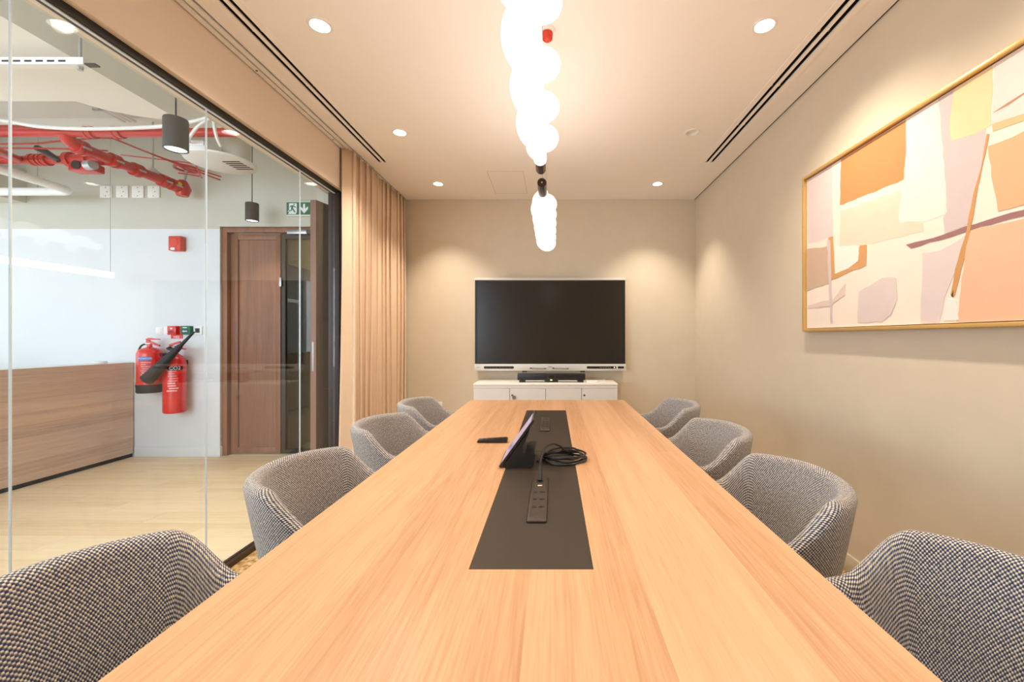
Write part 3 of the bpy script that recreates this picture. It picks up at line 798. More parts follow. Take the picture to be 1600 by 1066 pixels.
for x in (-0.345, 0.30): obj('wall_bracket', box(BM(), x, x + 0.05, YT + 0.02, YT + 0.105, tz0 - 0.018, tz0), BLKP, tv)

# cabinet
CX0, CX1, CY0, CY1, CZ = -0.812, 0.655, 4.30, 4.745, 0.800
cab = thing('low_cabinet', ((CX0 + CX1) / 2, (CY0 + CY1) / 2, 0), 'low white storage cabinet with four doors below the display', 'cabinet')
obj('body', box(BM(), CX0, CX1, CY0 + 0.02, CY1, 0.06, CZ - 0.02), CABW, cab)
obj('top', box(BM(), CX0 - 0.003, CX1 + 0.003, CY0 - 0.002, CY1, CZ - 0.02, CZ, bev=0.003), CABT, cab)
obj('plinth', box(BM(), CX0 + 0.02, CX1 - 0.02, CY0 + 0.05, CY1 - 0.02, 0.0, 0.06), CHAR, cab)
dw = (CX1 - CX0) / 4
for k in range(4):
    a = CX0 + dw * k
    d = obj('door', box(BM(), a + 0.0025, a + dw - 0.0025, CY0, CY0 + 0.019, 0.065, CZ - 0.05, bev=0.0015, seg=1), CABW, cab)
    if k in (1, 3):
        l = (a + 0.028, CY0, CZ - 0.118)
        obj('lock', lathe(BM(), [(0, -0.006), (0.009, -0.006), (0.011, -0.003), (0.011, 0)], l, 20, axis='Y'), CHROME, d)
        if k == 1: obj('key', box(box(BM(), l[0] + 0.002, l[0] + 0.034, l[1] - 0.022, l[1] - 0.006, l[2] - 0.036, l[2] - 0.004), l[0] - 0.002, l[0] + 0.002, l[1] - 0.022, l[1] - 0.006, l[2] - 0.01, l[2] + 0.01), STEEL, d)
obj('top_rail', box(BM(), CX0, CX1, CY0 + 0.002, CY0 + 0.02, CZ - 0.047, CZ - 0.021), CABW, cab)

# conference bar
sb = thing('conference_bar', (-0.02, 4.45, CZ), 'black video conference bar with camera eye on the white cabinet', 'conference bar')
bx0, bx1 = -0.375, 0.335
obj('body', box(BM(), bx0, bx1, 4.41, 4.50, CZ + 0.022, CZ + 0.092, bev=0.006), BLKP, sb)
pill(-0.065, 0.022, CZ + 0.042, CZ + 0.078, 4.41, mat('lens_ring', S(60, 60, 62), 0.3), sb, 'camera_surround')
pill(-0.055, 0.012, CZ + 0.047, CZ + 0.073, 4.407, SCREEN, sb, 'camera_lens')
for x in (bx0 + 0.02, bx1 - 0.08): obj('foot', box(BM(), x, x + 0.06, 4.40, 4.50, CZ, CZ + 0.022, bev=0.003), BLKP, sb)
obj('foot', box(BM(), -0.09, 0.05, 4.41, 4.50, CZ, CZ + 0.022, bev=0.003), BLKP, sb)
obj('status_light', box(BM(), -0.030, -0.012, 4.407, 4.411, CZ + 0.020, CZ + 0.030), LEDG, sb)
sm = thing('cable_box', (0.42, 4.42, CZ), 'small white cable box on the cabinet beside the conference bar', 'box')
obj('body', box(BM(), 0.345, 0.46, 4.38, 4.46, CZ, CZ + 0.022, bev=0.004), WHITEM, sm)
obj('lead', tube(BM(), spline([(0.40, 4.46, CZ + 0.01), (0.44, 4.55, CZ + 0.006), (0.52, 4.58, CZ + 0.006), (0.57, 4.66, CZ + 0.006)], 6), 0.004, 6), WHITEM, sm)

# wall socket beside the far chair
ws = thing('wall_socket', (-1.295, YB, 0.46), 'white wall socket low on the back wall beside the far left chair', 'socket')
obj('plate', box(BM(), -1.34, -1.25, YB - 0.009, YB, 0.455, 0.545, bev=0.002), WHITEM, ws)
for dx, dz in ((0.012, 0.026), (-0.008, 0.0), (0.002, -0.02)):
    obj('pin_hole', box(BM(), -1.295 + dx - 0.004, -1.295 + dx + 0.004, YB - 0.0098, YB - 0.0088, 0.50 + dz - 0.004, 0.50 + dz + 0.004), CHAR, ws)

# ------------------------------------------------------------------ abstract painting
PY, PZ, PW, PH = 2.62, 1.32, 1.75, 0.925
pa = thing('abstract_painting', (XR, PY - PW / 2, PZ), 'abstract canvas in peach, tan and lilac blocks in a thin gold frame', 'painting')
fr = BM(); xf0, xf1 = XR - 0.045, XR; q = 0.016
box(fr, xf0, xf1, PY, PY + q, PZ - q, PZ + PH + q, bev=0.002); box(fr, xf0, xf1, PY - PW - q, PY - PW, PZ - q, PZ + PH + q, bev=0.002)
box(fr, xf0, xf1, PY - PW, PY, PZ - q, PZ, bev=0.002); box(fr, xf0, xf1, PY - PW, PY, PZ + PH, PZ + PH + q, bev=0.002)
obj('frame', fr, GOLD, pa)
XC = XR - 0.027
obj('canvas', box(BM(), XC, XC + 0.02, PY - PW + 0.004, PY - 0.004, PZ + 0.004, PZ + PH - 0.004), mat('canvas_ground', S(244, 228, 214), 0.8, var=0.04, scale=5, bump=0.05, bscale=500), pa)
obj('frame_gap', box(BM(), XC + 0.004, XC + 0.02, PY - PW, PY, PZ, PZ + PH), mat('frame_shadow_gap', S(110, 72, 44), 0.7), pa)
PAINT = [
    ('lilac wash block', (224, 206, 204), [(0.025, 0.921), (0.239, 0.921), (0.252, 0.51), (0.012, 0.527), (0.006, 0.921)]),
    ('burnt orange block', (214, 146, 92), [(0.316, 0.921), (0.741, 0.918), (0.741, 0.803), (0.728, 0.654), (0.656, 0.655), (0.306, 0.67)]),
    ('pale peach block', (243, 212, 192), [(0.311, 0.637), (0.713, 0.608), (0.697, 0.482), (0.824, 0.435), (0.831, 0.396), (0.55, 0.408), (0.306, 0.446)]),
    ('off-white block', (243, 228, 220), [(0.744, 0.92), (0.892, 0.92), (0.917, 0.688), (0.936, 0.496), (0.924, 0.442), (0.838, 0.437), (0.705, 0.467), (0.702, 0.52), (0.728, 0.641), (0.744, 0.802)]),
    ('lilac column', (210, 194, 194), [(0.898, 0.92), (0.966, 0.92), (0.954, 0.74), (0.99, 0.717), (1.087, 0.708), (1.087, 0.645), (1.035, 0.377), (0.924, 0.361), (0.917, 0.432), (0.937, 0.45), (0.924, 0.639)]),
    ('cream yellow block', (246, 212, 166), [(0.966, 0.92), (1.112, 0.92), (1.109, 0.81), (1.103, 0.711), (1.045, 0.707), (0.954, 0.723), (0.948, 0.777)]),
    ('pink white block', (238, 218, 212), [(1.117, 0.92), (1.74, 0.92), (1.74, 0.70), (1.211, 0.685), (1.107, 0.708)]),
    ('sand stroke', (228, 188, 142), [(1.107, 0.708), (1.211, 0.694), (1.5, 0.70), (1.5, 0.675), (1.211, 0.67), (1.109, 0.681)]),
    ('thin rust line', (190, 138, 108), [(1.112, 0.752), (1.211, 0.760), (1.45, 0.77), (1.211, 0.754), (1.112, 0.745)]),
    ('tan block', (226, 178, 138), [(1.097, 0.635), (1.211, 0.632), (1.55, 0.60), (1.53, 0.40), (1.211, 0.392), (1.132, 0.391), (1.109, 0.522)]),
    ('lower lilac block', (222, 206, 204), [(0.824, 0.306), (0.905, 0.301), (0.99, 0.323), (1.018, 0.338), (0.978, 0.213), (0.924, 0.107), (0.905, 0.008), (0.817, 0.008)]),
    ('salmon block', (238, 188, 156), [(1.035, 0.35), (1.211, 0.343), (1.74, 0.36), (1.74, 0.007), (0.978, 0.008), (0.99, 0.1), (1.018, 0.316)]),
    ('mauve stroke', (158, 114, 114), [(0.744, 0.36), (0.838, 0.358), (1.012, 0.367), (1.211, 0.374), (1.42, 0.39), (1.40, 0.37), (1.211, 0.353), (1.035, 0.35), (0.905, 0.342), (0.767, 0.339)]),
    ('ochre blade stroke', (206, 152, 96), [(1.092, 0.684), (1.101, 0.68), (1.087, 0.614), (1.056, 0.499), (1.035, 0.366), (0.99, 0.178), (0.966, 0.108), (0.952, 0.115), (0.972, 0.214), (1.018, 0.36), (1.045, 0.482), (1.082, 0.616)]),
    ('dark tip', (72, 42, 34), [(0.952, 0.11), (0.966, 0.134), (0.965, 0.103)]),
    ('taupe block', (204, 176, 152), [(0.008, 0.494), (0.202, 0.469), (0.222, 0.255), (0.008, 0.235)]),
    ('rust edge', (212, 158, 104), [(0.209, 0.52), (0.252, 0.516), (0.264, 0.306), (0.378, 0.311), (0.442, 0.338), (0.456, 0.417), (0.506, 0.412), (0.502, 0.306), (0.411, 0.299), (0.239, 0.272)]),
    ('white patch', (247, 235, 226), [(0.264, 0.451), (0.452, 0.418), (0.448, 0.344), (0.368, 0.313), (0.271, 0.305)]),
    ('mottled lilac', (222, 206, 202), [(0.452, 0.181), (0.604, 0.233), (0.689, 0.221), (0.697, 0.128), (0.656, 0.052), (0.604, 0.024), (0.442, 0.026)]),
    ('pale stroke', (226, 204, 194), [(0.015, 0.146), (0.252, 0.163), (0.356, 0.238), (0.345, 0.177), (0.227, 0.124), (0.015, 0.128)]),
    ('thin lilac line', (214, 196, 196), [(0.202, 0.505), (0.227, 0.499), (0.252, 0.025), (0.232, 0.026)]),
    ('white flick', (247, 236, 230), [(0.936, 0.105), (0.972, 0.096), (0.984, 0.017), (0.924, 0.014)])]
rnd = random.Random(11)
for k, (nm, colr, pts) in enumerate(PAINT):
    o = []
    n = len(pts)
    for i in range(n):
        a, b = Vector(pts[i]), Vector(pts[(i + 1) % n]); m = max(1, int((b - a).length / 0.035))
        for j in range(m):
            p = a + (b - a) * j / m
            o.append((min(PW - 0.006, max(0.006, p.x + rnd.uniform(-0.003, 0.003))), min(PH - 0.006, max(0.006, p.y + rnd.uniform(-0.003, 0.003)))))
    pm = mat('paint_' + nm.replace(' ', '_'), S(*colr), 0.75, var=0.05, scale=14, bump=0.05, bscale=200)
    obj('paint_patch', prism(BM(), o, lambda u, v, d: (d, PY - u, PZ + v), XC - 0.0003 - 0.00012 * k, XC + 0.001), pm, pa)

# ------------------------------------------------------------------ reception: desk and its things
DX = -4.47; DZ = 1.005
dk = thing('reception_desk', (-4.75, 2.7, 0), 'reception desk with a wood-grain front panel running to the far wall', 'desk')
obj('front_panel', box(BM(), DX - 0.03, DX, 0.9, YO - 0.012, 0.04, DZ, bev=0.001, seg=1), DESKW, dk)
obj('plinth', box(BM(), DX - 0.08, DX - 0.015, 0.9, YO - 0.012, 0.0, 0.04), BLACK, dk)
obj('ledge', box(BM(), DX - 0.26, DX - 0.03, 0.9, YO - 0.012, DZ - 0.03, DZ, bev=0.001, seg=1), WHITEM, dk)
obj('worktop', box(BM(), DX - 0.90, DX - 0.031, 0.9, YO - 0.012, 0.70, 0.73), WHITEM, dk)
for y in (0.92, 2.7, 4.44): obj('side_panel', box(BM(), DX - 0.85, DX - 0.031, y, y + 0.03, 0.0, 0.70), DESKW, dk)
pk = thing('desk_tray', (-4.60, 4.29, DZ), 'small round white dish on the far end of the reception desk', 'dish')
obj('dish', lathe(BM(), [(0, 0.004), (0.042, 0.006), (0.049, 0.024), (0.052, 0.024), (0.050, 0.004), (0.044, 0.0), (0, 0.0)], (-4.60, 4.29, DZ)), WHITEM, pk)

ch = thing('office_chair', (-5.62, 4.05, 0), 'grey office chair behind the reception desk at the frame edge', 'office chair')
bk = BM()
out = []
for k in range(24):
    a = 2 * PI * k / 24; c, s = math.cos(a), math.sin(a)
    out.append((0.27 * math.copysign(abs(c) ** 0.5, c), 0.30 * math.copysign(abs(s) ** 0.5, s)))
prism(bk, out, lambda u, v, d: (-5.85 + d, 4.05 + u, 0.76 + v), -0.025, 0.025); obj('backrest', bk, CHAR, ch)
obj('seat', box(BM(), -5.84, -5.38, 3.80, 4.30, 0.42, 0.50, bev=0.03, seg=3), CHAR, ch)
obj('back_bar', box(BM(), -5.90, -5.87, 4.00, 4.10, 0.42, 0.85), BLKP, ch)
obj('gas_column', cyl(BM(), (-5.62, 4.05, 0.08), (-5.62, 4.05, 0.43), 0.025, n=14), CHROME, ch)
for k in range(5):
    a = 2 * PI * k / 5
    lg = obj('base_leg', cyl(BM(), (-5.62, 4.05, 0.10), (-5.62 + 0.29 * math.cos(a), 4.05 + 0.29 * math.sin(a), 0.065), 0.024, 0.016, n=10), BLKP, ch)
    obj('castor', cyl(BM(), (-5.62 + 0.29 * math.cos(a), 4.03 + 0.29 * math.sin(a), 0.028), (-5.62 + 0.29 * math.cos(a), 4.07 + 0.29 * math.sin(a), 0.028), 0.028, n=14), BLKP, ch)

lp = thing('linear_pendant', (-4.42, 3.2, CH + 0.60), 'slim white linear pendant lamp glowing above the reception desk', 'pendant light')
obj('light_bar', box(BM(), -4.442, -4.398, 1.9, 4.235, CH + 0.602, CH + 0.655, bev=0.004), LEDBAR, lp)
obj('end_plate', box(BM(), -4.443, -4.397, 4.235, 4.240, CH + 0.600, CH + 0.657), WHITEM, lp)
for y, zz in ((2.1, CH + 1.645), (4.215, ZO)): obj('suspension_wire', cyl(BM(), (-4.42, y, CH + 0.655), (-4.42, y, zz), 0.0022, n=6), GALV, lp)

# cylinder pendants in the corridor
def cyl_pendant(x, y, z, label):
    t = thing('cylinder_pendant', (x, y, z), label, 'pendant light', 'charcoal cylinder pendants')
    bm = BM(); lathe(bm, [(0.050, 0.008), (0.054, 0.0), (0.0585, 0.002), (0.0585, 0.175), (0.056, 0.18), (0, 0.18)], (x, y, z)); obj('lamp_body', bm, CHAR, t)
    obj('lens', lathe(BM(), [(0, 0.007), (0.0515, 0.007)], (x, y, z)), LENSC, t)
    obj('cord', cyl(BM(), (x, y, z + 0.18), (x, y, ZO), 0.004, n=8), BLKP, t)
    obj('ceiling_rose', cyl(BM(), (x, y, ZO - 0.03), (x, y, ZO), 0.04, n=20), CHAR, t)
    spot('bulb', (x, y, z - 0.004), 14, (1, 0.93, 0.82), 100, 0.7, t)
cyl_pendant(-2.18, 2.44, CH + 1.085, 'charcoal cylinder pendant nearer the camera, seen through the glass below the duct')
cyl_pendant(-3.03, 4.25, CH + 1.175, 'charcoal cylinder pendant further away, hanging in front of the walnut door')

# ------------------------------------------------------------------ reception: wall-mounted things
YW = YO
for k, x in enumerate((-4.766, -4.592, -4.425, -4.257)):
    p = thing('blank_plate', (x, YW, 2.76), 'cream square wall plate, ' + ('leftmost', 'second from left', 'third from left', 'rightmost')[k] + ' of the row under the red pipes', 'wall plate', 'cream wall plates')
    obj('plate', box(BM(), x - 0.062, x + 0.062, YW - 0.014, YW, 2.76, 2.885, bev=0.002), CREAMP, p)
    for dx, dz in ((0.0, 0.045), (0.015, 0.0), (0.0, -0.045)):
        obj('screw', cyl(BM(), (x + dx, YW - 0.0155, 2.822 + dz), (x + dx, YW - 0.0135, 2.822 + dz), 0.005, n=8), CHAR, p)
sd = thing('alarm_sounder', (-3.985, YW, 2.19), 'red square fire alarm sounder high on the white wall', 'fire alarm')
obj('body', box(BM(), -4.052, -3.918, YW - 0.07, YW, 2.185, 2.34, bev=0.012, seg=3), REDD, sd)
obj('horn', lathe(BM(), [(0, -0.004), (0.046, -0.004), (0.05, 0)], (-3.992, YW - 0.07, 2.272), 24, axis='Y'), REDD, sd)
obj('beacon', box(BM(), -4.018, -3.972, YW - 0.080, YW - 0.069, 2.19, 2.215, bev=0.003), SIGNW, sd)
for k, x in enumerate((-4.20, -4.118)):
    p = thing('light_switch', (x, YW, 1.30), 'white switch plate on the white wall, ' + ('left one of the pair' if k == 0 else 'right one next to the red call point'), 'switch', 'white switch plates')
    obj('plate', box(BM(), x - 0.039, x + 0.039, YW - 0.009, YW, 1.30, 1.38, bev=0.002), WHITEM, p)
    obj('rocker', box(BM(), x - 0.022, x + 0.022, YW - 0.012, YW - 0.008, 1.315, 1.365, bev=0.002), WHITEM, p)
cpn = thing('fire_call_point', (-4.02, YW, 1.26), 'red fire call point with FIRE lettering above the extinguishers', 'call point')
obj('backplate', box(BM(), -4.078, -3.955, YW - 0.006, YW, 1.258, 1.392), REDC, cpn)
cf = obj('box', box(BM(), -4.083, -3.992, YW - 0.045, YW, 1.298, 1.392, bev=0.004), REDC, cpn)
obj('window', box(BM(), -4.066, -4.012, YW - 0.047, YW - 0.044, 1.313, 1.342), mat('dark_red', S(150, 20, 24), 0.4), cf)
obj('push_mark', prism(BM(), [(-0.008, 0.0), (0.008, 0.0), (0.012, 0.02), (0.0, 0.013), (-0.012, 0.02)], lambda u, v, d: (-4.038 + u, d, 1.356 + v), YW - 0.0465, YW - 0.044), SIGNW, cf)
obj('lettering', text(BM(), 'FIRE', 0.034, lambda u, v: (-4.017 + u, YW - 0.0066, 1.272 + v)), SIGNW, cpn)
gr = thing('green_call_point', (-3.893, YW, 1.30), 'green emergency door release beside the fire call point', 'call point')
obj('box', box(BM(), -3.945, -3.842, YW - 0.045, YW, 1.30, 1.392, bev=0.004), GREEN, gr)
obj('window', box(BM(), -3.93, -3.857, YW - 0.047, YW - 0.044, 1.314, 1.358), mat('dark_green', S(24, 60, 52), 0.3), gr)
obj('arrow', prism(BM(), [(-0.028, 0), (-0.012, 0.014), (-0.012, 0.006), (0.024, 0.006), (0.024, -0.006), (-0.012, -0.006), (-0.012, -0.014)], lambda u, v, d: (-3.893 + u, d, 1.336 + v), YW - 0.0485, YW - 0.046), STEEL, gr)
obj('caption', box(BM(), -3.915, -3.872, YW - 0.0465, YW - 0.044, 1.370, 1.378), SIGNW, gr)
rd = thing('door_button', (-3.788, YW, 1.30), 'white door release button with dark centre beside the green call point', 'button')
obj('plate', box(BM(), -3.833, -3.743, YW - 0.012, YW, 1.30, 1.39, bev=0.003), WHITEM, rd)
obj('inset', box(BM(), -3.812, -3.766, YW - 0.0145, YW - 0.011, 1.320, 1.368), mat('navy_plastic', S(40, 46, 66), 0.4), rd)
obj('button', lathe(BM(), [(0, -0.006), (0.012, -0.005), (0.014, 0)], (-3.789, YW - 0.014, 1.344), 20, axis='Y'), BLKP, rd)

# exit sign
ex = thing('exit_sign', (-2.68, YW, 2.555), 'green exit sign with running figure and down arrow above the walnut door', 'exit sign')
YE = YW - 0.05; ex0, exz0, exs = -2.815, 2.566, 0.262
obj('housing', box(BM(), ex0 - 0.004, ex0 + exs + 0.02, YE, YW, exz0 - 0.01, exz0 + 0.142, bev=0.003), WHITEM, ex)
obj('sign_face', box(BM(), ex0, ex0 + exs, YE - 0.003, YE, exz0, exz0 + 0.132), GREEN, ex)
def exf(d): return lambda u, v, dd: (ex0 + (u - 215) / 1000 * exs, dd, exz0 + (745 - v) / 505 * 0.132)
def sign(name, polys, m, y):
    bm = BM()
    for p in polys: prism(bm, p, exf(0), y - 0.001, y + 0.0005)
    return obj(name, bm, m, ex)
sign('doorway', [[(320, 285), (630, 285), (630, 640), (585, 720), (270, 720), (340, 640), (255, 610), (320, 550)]], SIGNW, YE - 0.003)
sign('arrow', [[(885, 310), (965, 310), (965, 500), (1080, 410), (1080, 520), (925, 690), (770, 520), (770, 410), (885, 500)]], SIGNW, YE - 0.003)
sign('running_figure', [[(495 + 28 * math.cos(k * PI / 6) + 28, 333 + 24 * math.sin(k * PI / 6)) for k in range(12)],
     [(345, 440), (385, 380), (430, 368), (510, 372), (600, 440), (605, 468), (570, 462), (500, 420), (480, 480), (560, 600), (580, 655), (540, 660), (440, 520), (420, 600), (300, 608), (300, 572), (395, 565), (415, 440), (390, 420), (365, 455)]], GREEN, YE - 0.0042)

# fire extinguishers
def wrap(cx, cy, r, z0, turn=0.0):        # flat (u, v) laid on a cylinder, its middle turned towards the glass
    return lambda u, v: (cx + r * math.sin(u / r + turn), cy - r * math.cos(u / r + turn), z0 + v)
def patch(bm, w_, h_, fn, n=10):
    rows = [[bm.verts.new(fn(-w_ / 2 + w_ * i / n, -h_ / 2 + h_ * j)) for i in range(n + 1)] for j in (0, 1)]
    for i in range(n): bm.faces.new((rows[0][i], rows[0][i + 1], rows[1][i + 1], rows[1][i]))
    return bm
ex1x, ex1y = -4.185, YW - 0.13
e1 = thing('fire_extinguisher', (ex1x, ex1y, 0.70), 'shorter red powder extinguisher with black base and blue label on the white wall', 'extinguisher', 'wall-hung fire extinguishers')
obj('cylinder', lathe(BM(), [(0, 0.08), (0.104, 0.08), (0.104, 0.40), (0.094, 0.435), (0.06, 0.458), (0.03, 0.466), (0.022, 0.475), (0.022, 0.50), (0, 0.50)], (ex1x, ex1y, 0.70)), REDC, e1)
obj('base_ring', lathe(BM(), [(0, 0), (0.10, 0), (0.107, 0.01), (0.107, 0.085), (0.10, 0.09), (0, 0.09)], (ex1x, ex1y, 0.70)), BLKR, e1)
obj('valve', cyl(BM(), (ex1x - 0.035, ex1y, 1.205), (ex1x + 0.02, ex1y, 1.205), 0.016, n=12), CHROME, e1)
hb_ = BM(); prism(hb_, [(-0.03, 0.0), (0.10, -0.05), (0.105, -0.036), (-0.02, 0.022)], lambda u, v, d: (ex1x + u, d, 1.225 + v), ex1y - 0.012, ex1y + 0.012)
prism(hb_, [(-0.03, 0.016), (0.10, 0.022), (0.10, 0.03), (0.0, 0.042), (-0.03, 0.030)], lambda u, v, d: (ex1x + u, d, 1.225 + v), ex1y - 0.012, ex1y + 0.012)
obj('lever', hb_, REDC, e1)
obj('hose', tube(BM(), spline([(ex1x - 0.035, ex1y, 1.205), (ex1x - 0.09, ex1y, 1.18), (ex1x - 0.122, ex1y, 1.10), (ex1x - 0.118, ex1y - 0.01, 0.98), (ex1x - 0.109, ex1y - 0.02, 0.84), (ex1x - 0.10, ex1y - 0.045, 0.77)], 6), 0.009, 8), BLKR, e1)
obj('wall_bracket', box(BM(), ex1x + 0.085, ex1x + 0.112, ex1y + 0.01, YW, 1.075, 1.105), CHAR, e1)
obj('label_sheet', patch(BM(), 0.105, 0.235, wrap(ex1x, ex1y, 0.1045, 0.945, 0.38)), mat('label_red', S(214, 70, 74), 0.5, var=0.2, scale=70), e1)
lw_ = wrap(ex1x, ex1y, 0.1049, 1.055, 0.38)
obj('blue_band', patch(BM(), 0.105, 0.042, lw_), BLUEB, e1)
tw_ = wrap(ex1x, ex1y, 0.1054, 1.055, 0.38)
obj('lettering', text(BM(), 'POWDER', 0.027, tw_), SIGNW, e1)
ln = BM(); rnd = random.Random(2)
for k in range(9):
    f0 = wrap(ex1x, ex1y, 0.1052, 1.015 - 0.021 * k, 0.38 + rnd.uniform(-0.1, 0.1)); patch(ln, rnd.uniform(0.04, 0.085), 0.006 if k < 5 else 0.011, f0, 6)
obj('label_print', ln, mat('label_ink', S(244, 190, 196), 0.5), e1)

cx_, cy_ = -3.93, YW - 0.125
e2 = thing('fire_extinguisher', (cx_, cy_, 0.49), 'taller red CO2 extinguisher with a long black discharge horn', 'extinguisher', 'wall-hung fire extinguishers')
obj('cylinder', lathe(BM(), [(0, 0.0), (0.085, 0.0), (0.095, 0.012), (0.096, 0.02), (0.096, 0.50), (0.088, 0.545), (0.066, 0.585), (0.034, 0.61), (0.026, 0.625), (0.026, 0.66), (0, 0.66)], (cx_, cy_, 0.49)), REDC, e2)
obj('valve', cyl(BM(), (cx_ - 0.05, cy_, 1.165), (cx_ + 0.03, cy_, 1.165), 0.018, n=12), CHROME, e2)
hv = BM(); prism(hv, [(-0.05, 0.0), (0.03, 0.0), (0.11, -0.012), (0.118, -0.002), (0.04, 0.016), (-0.04, 0.018)], lambda u, v, d: (cx_ + u, d, 1.155 + v), cy_ - 0.012, cy_ + 0.012)
prism(hv, [(-0.05, 0.024), (0.03, 0.05), (0.06, 0.066), (0.052, 0.076), (-0.05, 0.044)], lambda u, v, d: (cx_ + u, d, 1.155 + v), cy_ - 0.012, cy_ + 0.012)
obj('lever', hv, REDC, e2)
h0, h1 = Vector((-4.07, cy_ - 0.155, 0.845)), Vector((-3.61, cy_ - 0.14, 1.325))
hn = BM(); dh = (h1 - h0).normalized()
tube(hn, [h0, h0 + (h1 - h0) * 0.04, h0 + (h1 - h0) * 0.70, h0 + (h1 - h0) * 0.72, h1], [0.062, 0.060, 0.026, 0.018, 0.010], 20)
ho = obj('discharge_horn', hn, BLKR, e2)
obj('horn_arm', tube(BM(), spline([(cx_ - 0.03, cy_ - 0.02, 1.165), (cx_ + 0.0, cy_ - 0.08, 1.155), tuple(h0 + (h1 - h0) * 0.60)], 6), 0.012, 10), BLKR, e2)
obj('black_band', patch(BM(), 0.13, 0.042, wrap(cx_, cy_, 0.0966, 0.955, 0.78)), BLKP, e2)
obj('lettering', text(BM(), 'CO2', 0.046, wrap(cx_, cy_, 0.0972, 0.955, 0.74)), SIGNW, e2)
ln = BM()
for k in range(9):
    patch(ln, rnd.uniform(0.05, 0.10), 0.006 if k < 5 else 0.012, wrap(cx_, cy_, 0.0968, 0.925 - 0.025 * k, 0.55 + rnd.uniform(-0.1, 0.1)), 6)
obj('label_print', ln, MATS['label_ink'], e2)
obj('wall_bracket', box(BM(), cx_ - 0.03, cx_ + 0.03, cy_ + 0.09, YW, 0.98, 1.03), CHAR, e2)

# ------------------------------------------------------------------ reception: ceiling services
sf = BM()
plan = [(-8.0, 0.2), (-2.83, 0.2), (-2.83, 3.20), (-2.95, 3.19), (-3.10, 3.14), (-3.24, 3.06), (-3.33, 2.945), (-8.0, 2.945)]
prism(sf, plan, lambda u, v, d: (u, v, d), CH + 1.65, ZO - 0.01)
tag(obj('duct_casing', sf, CREAMP), 'large cream boxed-in air duct under the reception ceiling', 'duct')

us = thing('support_channel', (-4.2, 2.41, CH + 1.55), 'white slotted support channel hung below the cream duct', 'support channel')
cn = BM(); box(cn, -7.0, -2.66, 2.39, 2.43, CH + 1.55, CH + 1.59); obj('channel', cn, WHITEM, us)
for k in range(14): obj('slot', box(BM(), -2.80 - 0.064 * k, -2.76 - 0.064 * k, 2.3885, 2.392, CH + 1.563, CH + 1.573), BLKP, us)
obj('rod', cyl(BM(), (-2.70, 2.41, CH + 1.54), (-2.70, 2.41, ZO), 0.008, n=8), GALV, us)
obj('nut', cyl(BM(), (-2.70, 2.41, CH + 1.527), (-2.70, 2.41, CH + 1.548), 0.014, n=6), GALV, us)
obj('end_hook', box(BM(), -2.66, -2.60, 2.395, 2.425, CH + 1.552, CH + 1.560), CHAR, us)

def coupling(bm, p, d, r):
    d = Vector(d).normalized(); p = Vector(p)
    for s in (-1, 1): cyl(bm, p + d * (s * 0.012), p + d * (s * 0.034), r * 1.38, n=18)
    cyl(bm, p - d * 0.03, p + d * 0.03, r * 1.22, n=18)
    return bm
# main sprinkler pipe
sp = thing('sprinkler_pipework', (-3.8, 3.6, CH + 1.44), 'red sprinkler pipework with valves and couplings under the reception ceiling', 'pipework')
zm = CH + 1.605
obj('main_pipe', cyl(BM(), (-7.5, 3.30, zm), (-1.925, 3.30, zm), 0.033, n=18), REDP, sp)
for x in (-3.62, -3.40, -4.6): obj('coupling', coupling(BM(), (x, 3.30, zm), (1, 0, 0), 0.033), REDP, sp)
for x in (-2.25, -5.2): obj('hanger_rod', cyl(BM(), (x, 3.30, zm + 0.03), (x, 3.30, ZO), 0.005, n=6), GALV, sp)
sp2 = thing('sprinkler_pipe', (-4.6, 3.9, CH + 1.8), 'thinner red pipe high behind the sprinkler main', 'pipe')
obj('pipe', cyl(BM(), (-7.5, 3.75, CH + 1.86), (-4.55, 3.75, CH + 1.86), 0.03, n=14), REDP, sp2)
obj('coupling', coupling(BM(), (-5.1, 3.75, CH + 1.86), (1, 0, 0), 0.03), REDP, sp2)
# branch running to the far wall with valves
br = sp
zb_ = CH + 1.535
obj('branch_pipe', cyl(BM(), (-3.81, 3.36, zb_), (-3.81, 4.40, zb_), 0.043, n=20), REDP, br)
obj('elbow', tube(BM(), spline([(-3.81, 3.30, zm - 0.01), (-3.81, 3.33, zb_ + 0.02), (-3.81, 3.40, zb_)], 5), 0.047, 16), REDP, br)
for y in (3.40, 3.66, 3.86, 4.13, 4.24):
    c = obj('coupling', coupling(BM(), (-3.81, y, zb_), (0, 1, 0), 0.043), REDP, br)
    bo = BM()
    for s in (-1, 1): cyl(bo, (-3.81 + 0.062 * s, y - 0.03, zb_ - 0.01), (-3.81 + 0.062 * s, y + 0.03, zb_ - 0.01), 0.008, n=6)
    obj('bolt', bo, GALV, c)
vb = obj('gate_valve', lathe(BM(), [(0, -0.08), (0.05, -0.08), (0.062, -0.04), (0.062, 0.02), (0.045, 0.06), (0.03, 0.08), (0, 0.08)], (-3.80, 4.33, zb_), 20), REDP, br)
obj('stem', cyl(BM(), (-3.78, 4.33, zb_ + 0.07), (-3.76, 4.33, zb_ + 0.19), 0.012, n=10), GALV, vb)
wh = BM(); wc = Vector((-3.755, 4.33, zb_ + 0.20))
tube(wh, [wc + Vector((0.10 * math.cos(2 * PI * k / 24), 0.10 * math.sin(2 * PI * k / 24), 0)) for k in range(25)], 0.013, 8)
for k in range(3): a = 2 * PI * k / 3 + 0.4; cyl(wh, wc - Vector((0, 0, 0.012)), wc + Vector((0.10 * math.cos(a), 0.10 * math.sin(a), 0)), 0.010, n=8)
obj('handwheel', wh, REDP, vb)
